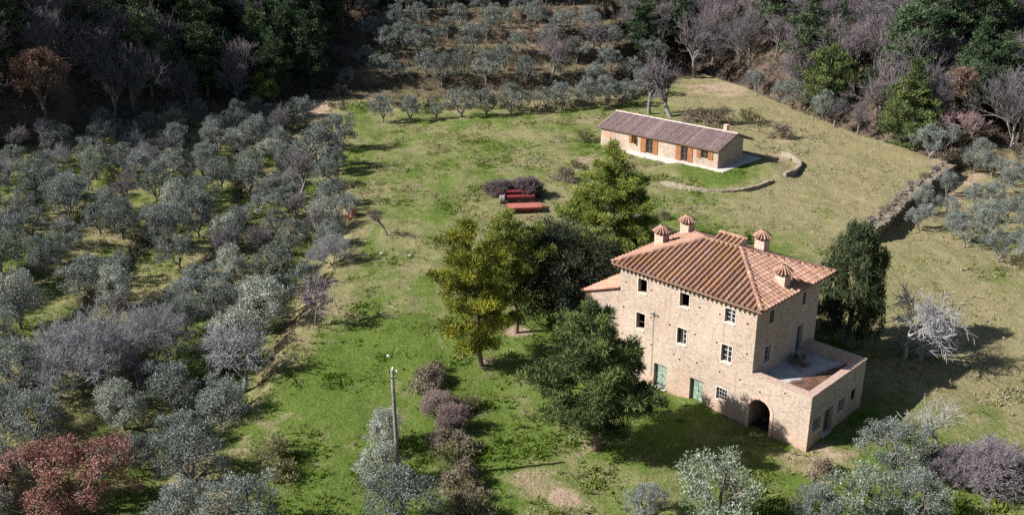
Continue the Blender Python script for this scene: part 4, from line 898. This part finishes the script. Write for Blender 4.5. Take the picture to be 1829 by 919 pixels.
LB = bare(134, 3.9, .75, 1.9, MAT['barkgrey'], MAT['twigdark'], (5, 5, 4, 3), .13, up=.1, tw=.016)
o = plant_px('bare_tree', LB, 692, 424, 'small leafless tree leaning left alone in the middle of the meadow', 'tree', rz=0); o.rotation_euler = (R(-6), R(-24), 0)
TWT = bare(135, 6.6, 1.0, 1.2, MAT['barkgrey'], MAT['twigblue'], (7, 6, 6, 5), .12, up=.25, droop=.1, tlen=1.5, tw=.010)
plant_px('bare_tree', TWT, 436, 702, 'twisted silvery leafless tree at the grass edge of the left grove', 'tree', rz=2)
PT_ = bare(136, 5.2, .95, 1.6, MAT['bark'], MAT['twigpurple'], (6, 6, 6, 4), .1, up=.35)
plant_px('bare_tree', PT_, 563, 583, 'purple leafless tree on a thin trunk at the meadow edge', 'tree', rz=1)
BT = [bare(140 + k, 8.0, .85 + .08 * k, 1.9, MAT['barkgrey'], MAT['twig'], (6, 6, 6, 4), .17, up=.35 + .12 * (k % 3), tw=.011) for k in range(5)]
BB = bare(150, 6.0, 1.05, .8, MAT['barkgrey'], MAT['twigblue'], (6, 6, 6, 4), .08, up=.45, tw=.011, multi=8)
plant_px('bare_bush', BB, 165, 690, 'broad violet grey twiggy tree above the russet oak', 'tree', s=1.25)
plant_px('bare_bush', BB, 272, 655, 'silver grey twiggy tree right of the broad violet one', 'tree', s=1.1)
plant_px('bare_tree', BT[0], 535, 352, 'grey leafless tree at the upper meadow edge below the big silver olive', 'tree', s=.85)
plant_px('bare_tree', BT[1], 420, 478, 'thin forked leafless tree in the middle of the left grove', 'tree', s=.72)
plant_px('bare_tree', BT[2], 575, 440, 'bluish leafless tree hanging over the meadow edge above the purple one', 'tree', s=.72)
# russet oaks
RO = broad(161, 6.8, 4.6, 1.0, 95, .72, 150, .15, .10, MAT['redleaf'], MAT['bark'], trunk_r=.25, forks=6, shell=1.6)
x, y = at(130, 918); plant('oak_tree', RO, x, y, 'spreading russet leaved oak in the lower left corner', 'oak', rz=1.2, s=.95, sz=.78)
RO2 = broad(162, 10.5, 4.0, 2.5, 90, .9, 90, .26, .18, MAT['brownleaf'], MAT['bark'], trunk_r=.25, forks=6, shell=1.6)
plant_px('oak_tree', RO2, 82, 215, 'pinkish brown leaved oak at the forest edge on the far left', 'oak', rz=1.2)
LG = broad(163, 5.6, 2.3, .6, 60, .6, 150, .2, .1, MAT['limeleaf'], MAT['bark'], trunk_r=.15, low=-.9)
plant_px('evergreen_tree', LG, 476, 188, 'round yellow green tree standing alone before the dark forest', 'tree', rz=1.2)
# olives
OLN = [broad(170 + k, 5.2, 2.35 + .2 * (k % 2), .7, 62 + 6 * k, .62, 120, .15, .06, MAT[['olivegreen', 'olive', 'olivepale'][k % 3]], MAT['barkgrey'], trunk_r=.2, forks=5, shell=1.7, low=-.75) for k in range(3)]
OLF = [broad(180 + k, 4.6 + .3 * (k % 3), 2.05 + .15 * (k % 4), .65, 44 + 4 * (k % 3), .5, 100, .17, .06, MAT['olive'], MAT['barkgrey'], trunk_r=.16, forks=3 + k % 3, lean=.3 * (k % 3 - 1), shell=1.7) for k in range(7)]
for (px, py, k, s, lab) in (
    (1278, 948, 0, 1.08, 'large green grey olive in front of the farmhouse at the lower edge'),
    (1530, 945, 0, .9, 'sprawling grey olive at the lower edge below the terrace corner'), (1596, 850, 1, .82, 'bluish olive between the farm terrace and the bleached dead tree'), (1455, 950, 1, .62, 'low olive bush at the lower edge right of the large olive'), (1630, 945, 1, .8, 'grey olive at the lower edge beneath the dead tree'), (1150, 925, 1, .5, 'small grey sapling olive at the lower edge below the broad pine'),
    (688, 800, 2, .6, 'silver olive behind the utility pole, topmost of three'), (678, 868, 2, .62, 'silver olive behind the utility pole, middle of three'), (712, 940, 1, .84, 'largest grey olive at the foot of the utility pole'),
    (470, 598, 2, 1.12, 'big pale silver olive in the left grove beside the purple tree'), (420, 650, 2, 1.0, 'pale silver olive just above the twisted leafless tree'), (578, 315, 1, 1.45, 'big silver olive at the head of the meadow edge'),
    (70, 795, 1, .85, 'olive at the left edge just above the russet oak'), (222, 768, 2, .8, 'pale olive above the right side of the russet oak'), (312, 735, 1, .85, 'dark olive below the silver grey twiggy tree'), (335, 815, 1, .75, 'olive on the bank right of the russet oak'), (35, 700, 1, .9, 'olive at the left edge below the violet twiggy tree'), (250, 840, 1, .6, 'small olive at the right shoulder of the russet oak'), (585, 425, 2, .95, 'pale olive at the meadow edge near the red leaved shrub'), (605, 268, 1, 1.15, 'round olive at the far left of the meadow casting shadow on the lawn'), (537, 232, 1, 1.1, 'olive at the top corner of the meadow by the bare soil'), (330, 960, 1, .8, 'blue grey olive at the lower edge right of the russet oak'), (440, 955, 1, .85, 'grey green olive at the lower edge on the grass bank')):
    x, y = at(px, py); plant('olive_tree', OLN[k], x, y, lab, 'olive', 'olive trees standing singly on the estate', s=s)
RB = bush(190, .9, .8, 1.3, 14, 60, .18, .1, MAT['redleaf'], MAT['bark'], .35); plant_px('bush', RB, 628, 390, 'small red leaved shrub at the meadow edge', 'shrub')
# shrubs on the meadow
DK = bare(191, 2.3, 1.05, .5, MAT['bark'], MAT['twigdark'], (7, 7, 7, 4), .05, up=.4, tw=.013, multi=9)
for (px, s, lab) in ((893, 1.0, 'dark leafless thicket behind the seed drill, left half'), (938, 1.1, 'dark leafless thicket behind the seed drill, right half')): plant_px('bare_bush', DK, px, 352, lab, 'shrub', s=s * 1.3)
BR = [bush(192 + k, 1.5, 1.2, 1.6, 26, 70, .25, .05, MAT['twigbrown'] if k == 0 else MAT['brush'], MAT['bark'], .45) for k in range(2)]
BRT = bare(195, 2.8, 1.0, .5, MAT['bark'], MAT['twigmauve'], (6, 6, 6, 4), .05, up=.45, tw=.011, multi=7)
for (px, py, mesh, s, lab) in ((765, 690, BR[0], 1.1, 'tan dry bush on the bank right of the utility pole top'), (782, 742, BRT, .8, 'pinkish leafless bush on the bank below the tan one'), (805, 768, BRT, .85, 'pinkish leafless bush halfway down the bank'), (800, 800, BR[0], .9, 'brown bramble on the bank below the pinkish bushes'), (835, 730, BR[1], .8, 'green bramble on the bank beside the pinkish bush'),
    (812, 870, BR[0], .9, 'brown bramble along the ditch near the lower edge'), (830, 905, BR[1], .8, 'lowest bramble along the ditch at the lower edge'), (1048, 252, BR[1], 1.3, 'low green bush near the left end of the cottage'), (1012, 322, BR[0], 1.2, 'dry brown scrub left of the large lime pine'), (1030, 300, BR[1], .8, 'low scrub between the lime pine and the cottage'),
    (1395, 248, BR[0], 1.5, 'brushwood heap on the meadow right of the cottage'), (1340, 220, BR[1], 1.7, 'green scrub behind the cottage chimney'), (1280, 222, BR[0], 1.8, 'dry brown brushwood directly behind the cottage roof'), (1240, 218, BR[0], 1.6, 'dry scrub behind the middle of the cottage roof'), (1466, 590, BR[1], .7, 'small green shrub between the farmhouse and cypress'),
    (490, 820, BR[1], 1.1, 'low bramble on the grass slope above the lower edge'), (500, 850, BR[1], .9, 'green bramble mound on the lower grass slope'), (1470, 850, BR[0], .8, 'dry brush beside the terrace corner'), (610, 172, BR[0], 1.3, 'dry brush at the foot of the terraced slope'), (1185, 392, BR[1], .7, 'low green scrub behind the farmhouse chimneys')):
    plant_px('bush', mesh, px, py, lab, 'shrub', s=s)
for k in range(16):
    f = k / 15; px, py = np.interp(f, [0, .35, .6, 1], [762, 800, 812, 845]) + random.uniform(-16, 16), 665 + 262 * f
    plant_px('bush', BR[0] if k % 3 else BR[1], px, py, 'brown bramble in the strip of brush running from the pines to the lower edge', 'shrub', 'brambles in the strip of brush', s=random.uniform(.55, .95))
xr, yr = hw(.9, 5.2); o = thing('bush', 'dry weeds growing on the farmhouse terrace by the door', 'weeds', (xr, yr, 3.68), 0); o.scale = (.45, .7, .5)
for me in BR[0]: link(me.name.split('.')[0], me, o)
# ------------------------------------------------------------------ rows of olives and the terraces above the meadow
row = [(684, 219, 1), (733, 216, 0), (780, 213, .55), (826, 211, 1), (868, 209, 1.02), (912, 204, 1.05), (960, 200, .95), (1003, 196, 1), (1045, 194, 1.1), (1085, 190, 1), (1118, 188, 1)]
ORD = ['first', 'second', 'third', 'fourth', 'fifth', 'sixth', 'seventh', 'eighth', 'ninth', 'tenth', 'eleventh', 'twelfth', 'thirteenth', 'fourteenth', 'fifteenth', 'sixteenth', 'seventeenth', 'eighteenth', 'nineteenth', 'twentieth']
for k, (px, py, s) in enumerate(row):
    plant_px('olive_tree', OLF[k % 7], px, py, f'{ORD[k]} olive along the top of the meadow, counted towards the cottage', 'olive', 'row of olives along the top of the meadow', s=(s or .85) * random.uniform(1.0, 1.12))
ter = [(620, 162), (715, 150), (790, 158), (868, 150), (1000, 140), (940, 148), (1150, 168), (1120, 150), (668, 72), (745, 98), (775, 95), (842, 100), (925, 95), (708, 55), (750, 55), (822, 48), (890, 52), (960, 50), (1090, 128), (1160, 120), (1140, 95), (650, 120), (1065, 165), (1095, 90), (690, 100), (720, 85), (800, 75), (870, 75), (985, 95), (1030, 110), (830, 130), (760, 140), (900, 128), (680, 150), (1010, 65), (930, 40), (860, 30), (780, 30), (1050, 60), (660, 30), (730, 25)]
for k, (px, py) in enumerate(sorted(ter, key=lambda q: (-q[1] // 28, q[0]))):
    lv_ = 'lowest' if py > 138 else ('middle' if py > 85 else 'upper'); side = 'towards the dark pines' if px < 800 else ('in the middle' if px < 990 else 'towards the big leafless trees')
    plant_px('olive_tree', OLF[(k * 3) % 7], px, py, f'grey olive on the {lv_} terrace above the meadow, {side}', 'olive', f'olives on the {lv_} terrace {side}', s=random.uniform(.9, 1.25))
for (px, py, k, s, lab) in ((982, 150, 3, 1.35, 'tall violet grey leafless tree in the middle of the terraces'), (1072, 105, 4, .85, 'slim leafless tree on the upper terrace'), (1240, 140, 2, 1.9, 'very large leafless tree at the corner of the forest above the cottage'), (1200, 212, 0, 1.45, 'wide leafless tree right behind the cottage roof'), (1160, 205, 4, 1.15, 'leafless tree behind the left end of the cottage roof'), (1060, 90, 1, .8, 'small leafless tree on the terraces under the pines'), (1490, 228, 1, .7, 'leafless tree at the right meadow edge between two dark pines'), (1532, 238, 3, .75, 'pale leafless tree at the right meadow edge beside the bushy dark pine')):
    plant_px('bare_tree', BT[k], px, py, lab, 'tree', s=s)
PKT = bare(196, 4.2, .9, .8, MAT['bark'], MAT['twigpink'], (6, 6, 6, 4), .08, up=.4, multi=4)
plant_px('bare_tree', PKT, 1715, 262, 'rusty pink leafless tree against the forest right of the bushy pine', 'tree', s=1.4)
plant_px('bare_tree', PKT, 385, 742, 'small pink leafless shrub tree at the lower grove edge', 'tree', s=.6)
for k, (px, py, lab) in enumerate(((1392, 182, 'round olive at the right meadow edge, nearest the big leafless tree'), (1414, 196, 'round olive at the right meadow edge, second from the big leafless tree'), (1470, 218, 'grey olive at the right meadow edge under the rounded pine'), (1660, 285, 'grey olive at the right meadow edge under the bushy pine'), (1350, 165, 'small olive at the right meadow edge near the bare soil'), (1740, 310, 'dark olive at the top of the right-hand plot'), (1690, 268, 'olive at the meadow corner between bushy pine and pink tree'))):
    plant_px('olive_tree', OLF[k % 7], px, py, lab, 'olive', 'olives along the right meadow edge', s=random.uniform(.85, 1.1))
PR = [pine(200, 11.5, 4.8, .3, 80, MAT['pinefront'], nlev=8, crad=.95, shape='round', irr=.25, Ln=.4, Wd=.12, flat=.6), pine(201, 13.2, 5.8, .2, 85, MAT['pinefront'], nlev=9, crad=1.0, shape='cone', irr=.25, Ln=.4, Wd=.12, flat=.6)]
plant_px('pine_tree', PR[0], 1475, 205, 'rounded dark pine at the right meadow edge', 'pine')
plant_px('pine_tree', PR[1], 1618, 262, 'big bushy pine at the right meadow edge above the stone bank', 'pine')
# ------------------------------------------------------------------ right-hand olive plot
rp_ = [(1640, 412), (1692, 390), (1655, 385), (1722, 440), (1762, 430), (1742, 372), (1792, 350), (1800, 395), (1832, 420), (1772, 318), (1806, 330), (1835, 375), (1782, 468), (1820, 452), (1702, 428), (1745, 400), (1840, 345), (1840, 480), (1690, 350), (1770, 375), (1820, 400), (1775, 405), (1840, 300)]
for k, (px, py) in enumerate(sorted(rp_)):
    where = 'beside the stone bank' if px < 1700 else ('along its lower edge' if py > 425 else ('along its top' if py < 355 else 'in its middle'))
    plant_px('olive_tree', OLF[(k * 2) % 7], px, py, f'grey olive of the plot right of the stone bank, {where}', 'olive', f'olives of the right-hand plot {where}', s=random.uniform(.62, .8))
# ------------------------------------------------------------------ the left grove, rows running up the slope
taken = [(o.location.x, o.location.y) for o in COL.objects if o.type == 'EMPTY' and o.get('category') in ('olive', 'tree', 'oak')]
nrow = 0
for r_ in range(1, 14):
    dl = 2.4 + (r_ - 1) * 5.2; cnt = 0; y = 48.0 + (r_ % 2) * 2.2
    while y < 172:
        yy = y + random.uniform(-.9, .9); xx = float(np.interp(yy, _yl, _xl)) - dl + random.uniform(-1.9, 1.9); y += 4.7 + random.uniform(-.6, 1.0)
        if back_e(np.array(xx), np.array(yy)) > -1.0 or random.random() < .07: continue
        px, py, _ = pix(xx, yy, h1(xx, yy)); 
        if px < -60 or py > 1010: continue
        if any((a - xx) ** 2 + (b - yy) ** 2 < 3.0 ** 2 for a, b in taken): continue
        if 60 < px < 240 and py > 800: continue
        if 380 < px < 600 and py < 225 and random.random() < .75: continue
        cnt += 1; near_ = yy < 85; q = random.random()
        end = 'lower end' if yy < 80 else ('middle' if yy < 120 else 'upper end'); grp = f'trees in row {ORD[r_ - 1]} of the left grove, {end}'
        if q < (.66 if xx > -42 and yy < 100 else .84): plant('olive_tree', (OLN[1 + (random.random() < .25)] if near_ else random.choice(OLF if random.random() < .8 else OLN)), xx, yy, f'grey green olive, {ORD[min(cnt, 20) - 1]} up the {ORD[r_ - 1]} row of the left grove from the meadow edge', 'olive', 'olives of the left grove', s=(sv := random.uniform(.66, 1.0)), sz=sv * random.uniform(.82, 1.22))
        else: plant('bare_tree', random.choice(BT[:4]) if random.random() < .75 else BB, xx, yy, f'leafless tree, {ORD[min(cnt, 20) - 1]} up the {ORD[r_ - 1]} row of the left grove from the meadow edge', 'tree', 'leafless trees of the left grove', s=random.uniform(.5, .72))
# ------------------------------------------------------------------ forest
FC = [pine(210 + k, 15.0, 4.4, 2.5, 60, MAT['conifer'], nlev=8, crad=1.0, shape=('cone', 'round', 'cone', 'wide')[k], irr=.32, Ln=.5, Wd=.15, trunk_r=.24, flat=.6) for k in range(4)]
FB = [bare(220 + k, 11.0, .85 + .06 * k, 3.2, MAT['barkgrey'], MAT['twig'], (9, 6, 5, 5), .14, up=.5, tw=.015, low=.85) for k in range(5)]
FE = [bare(240 + k, 4.5, 1.0, .8, MAT['barkgrey'], MAT['twig'], (7, 6, 6, 4), .06, up=.45, tw=.013, multi=8) for k in range(2)]
FH = [broad(230 + k, 9.5, 3.6, 1.5, 70, 1.0, 95, .3, .14, MAT['holm'] if k else MAT['olivegreen'], MAT['bark'], trunk_r=.22, forks=5) for k in range(2)]
random.seed(77); taken = [(o.location.x, o.location.y) for o in COL.objects if o.type == 'EMPTY' and o.get('category') in ('olive', 'tree', 'oak', 'pine')]
cnt = {'b': 0, 'c': 0}
y = 70.0
while y < 330:
    x = -175.0
    while x < 175:
        xx, yy = x + random.uniform(-2, 2), y + random.uniform(-2, 2); x += (5.2 if xx < 35 else 4.4) if yy < 230 else 6.0
        e = float(back_e(np.array(xx), np.array(yy)))
        if e < 2.5 or e > 95: continue
        if -38 < xx < 27 and e < 62 - 12 * abs(xx) / 38: continue
        if 27 <= xx < 36 and e < 12: continue
        z = h1(xx, yy); px, py, _ = pix(xx, yy, z); tx, ty, _ = pix(xx, yy, z + 13)
        if px < -70 or px > 1900 or py < 4 or py > 700: continue
        if any((a - xx) ** 2 + (b - yy) ** 2 < 3.2 ** 2 for a, b in taken): continue
        zone = 'left' if px < 640 else ('top' if px < 1230 else 'right')
        p_con = {'left': .6 if px > 260 else .1, 'top': .7, 'right': .13}[zone]
        if zone == 'right' and 1600 < px: p_con = .26
        if e < 6: p_con *= .7
        # stands of pine and of leafless wood, not an even mixture
        p_con = min(.95, p_con * (0.25 + 1.7 * float(noise(xx * .045 + 7, yy * .045)) ** 1.1 * 1.1))
        where = {'left': 'the forest above the left grove', 'top': 'the forest above the terraces', 'right': 'the forest along the right meadow edge'}[zone]
        dep = 'at its edge' if e < 12 else ('well inside it' if e < 35 else 'high up in it')
        q = random.random()
        if e < 9 and zone != 'top' and random.random() < .4:
            plant('bare_bush', random.choice(FE), xx, yy, f'twiggy grey thicket at the foot of {where}', 'shrub', f'twiggy thickets at the foot of {where}', s=random.uniform(.8, 1.3)); continue
        if q < p_con:
            plant('pine_tree', random.choice(FC), xx, yy, f'dark conifer in {where}, {dep}', 'conifer', f'conifers in {where}, {dep}', s=random.uniform(.75, 1.15))
        elif q < p_con + .12: plant('oak_tree', FH[random.randrange(2)], xx, yy, f'dark evergreen oak in {where}, {dep}', 'oak', f'evergreen oaks in {where}, {dep}', s=random.uniform(.6, 1.0))
        elif q < p_con + .13: plant('oak_tree', RO2, xx, yy, f'brown leaved oak in {where}, {dep}', 'oak', f'brown oaks in {where}, {dep}', s=random.uniform(.6, .95))
        else: plant('bare_tree', random.choice(FB), xx, yy, f'grey leafless tree in {where}, {dep}', 'tree', f'leafless trees in {where}, {dep}', s=random.uniform(.8, 1.25))
    y += 4.8
# ------------------------------------------------------------------ undergrowth of the forest floor and terrace banks
rg = np.random.default_rng(31); n = 120000; ux = rg.uniform(-150, 150, n); uy = rg.uniform(70, 300, n); e = back_e(ux, uy); g_ = np.hypot((height(ux + .5, uy) - height(ux - .5, uy)), (height(ux, uy + .5) - height(ux, uy - .5)))
open_ = (ux > -38) & (ux < 27) & (e < 62 - 12 * np.abs(ux) / 38); inview = np.abs(ux) < uy * .6 + 5
keep = inview & (((e > 1.5) & (e < 75) & ~open_ & (rg.random(n) < .55)) | (open_ & (e > 0) & ((g_ > .42) & (rg.random(n) < .8) | (rg.random(n) < .10))) | ((lip_d(ux, uy) > 3) & (e < 0) & (g_ > .22) & (rg.random(n) < .25)))
ux, uy = ux[keep], uy[keep]; n = len(ux); cr_ = rg.uniform(.3, 1.0, n); C = np.stack([ux, uy, height(ux, uy) + cr_ * .3], 1)
V, F, ti = clumps(C, np.stack([cr_, cr_, cr_ * .75], 1), 24, .55, .11, rg, upw=.5)
MAT['under'] = leaf('undergrowth', [(0, (0.035, 0.035, 0.022)), (.5, (0.10, 0.085, 0.065)), (1, (0.21, 0.17, 0.14))], .1, 0)
tag(link('undergrowth', np_mesh('undergrowth', V, F, MAT['under'], ti)), 'dark brushy undergrowth on the forest floor and terrace banks', 'undergrowth', kind='stuff')
# ------------------------------------------------------------------ grass
rg = np.random.default_rng(8); n = 330000
gxx = rg.uniform(-62, 66, n); gyy = 46 + (rg.random(n) ** 1.25) * 150
e = back_e(gxx, gyy); keep = (e < 25) & ~((np.abs((gxx - HOUSE[0]) * A[0] + (gyy - HOUSE[1]) * A[1] + 5.7) < 10.7) & (np.abs((gxx - HOUSE[0]) * B[0] + (gyy - HOUSE[1]) * B[1] - 4.3) < 4.5))
uc = (gxx - C0[0]) * CA[0] + (gyy - C0[1]) * CA[1]; vc = (gxx - C0[0]) * CB[0] + (gyy - C0[1]) * CB[1]; keep &= ~((uc > -21.5) & (uc < 1.6) & (vc > -1.2) & (vc < 9.4))
keep &= (np.abs(gxx) < gyy * .62 + 3) & (rg.random(n) > .85 * soil_of(gxx, gyy)) & (rg.random(n) < .22 + .6 * ss(-.14, .14, fbm(gxx * .35, gyy * .35, 3)))
gxx, gyy = gxx[keep], gyy[keep]; n = len(gxx); dry = dry_of(gxx, gyy)
gz = height(gxx, gyy); rank = ss(.02, .25, fbm(gxx * .28 + 40, gyy * .28, 3))
hh_ = (.05 + .19 * rank + .10 * ss(0, 5, lip_d(gxx, gyy))) * rg.uniform(.5, 1.4, n)
b = 3; P = np.repeat(np.stack([gxx, gyy, gz - .03], 1), b, 0); P[:, :2] += rg.normal(size=(n * b, 2)) * .09
D = unit(rg.normal(size=(n * b, 3)) * .55 + [0, 0, .9]); hr_ = np.repeat(hh_, b)
V, F = cards(P, D, hr_ * 1.4, hr_ * .55, rg, .15)
ti = np.repeat(np.clip(dry * .95 + rg.normal(size=n) * .16, 0, 1), b)
n2_ = 42000; wx = rg.uniform(-45, 60, n2_); wy = 46 + rg.random(n2_) ** 1.3 * 125
kk = (back_e(wx, wy) < 2) & (np.abs(wx) < wy * .62 + 3) & (rg.random(n2_) < (.05 + .8 * ss(.02, .22, fbm(wx * .22 + 11, wy * .22, 4))) * (1 - .6 * ss(22, 32, wx))) & (np.hypot((wx - 29.5), wy - 128) > 9) & (soil_of(wx, wy) < .4)
lx = (wx - HOUSE[0]) * A[0] + (wy - HOUSE[1]) * A[1]; ly = (wx - HOUSE[0]) * B[0] + (wy - HOUSE[1]) * B[1]; kk &= ~((np.abs(lx + 5.7) < 11) & (np.abs(ly - 4.3) < 4.9))
wx, wy = wx[kk], wy[kk]; n3_ = len(wx); ws = rg.uniform(.10, .30, n3_); C = np.stack([wx, wy, height(wx, wy) + ws * .25], 1)
V2, F2, _t2 = clumps(C, np.stack([ws, ws, ws * .6], 1), 9, .22, .10, rg, upw=.9)
t2 = np.repeat(np.clip(.15 + dry_of(wx, wy) + rg.normal(size=n3_) * .22, 0, 1), 9)
F = np.concatenate([F, F2 + len(V)]); V = np.concatenate([V, V2]); ti = np.concatenate([ti, t2])
tag(link('grass', np_mesh('grass', V, F, MAT['grass'], ti)), 'short green and straw coloured grass tufts covering the meadow', 'grass', kind='stuff')
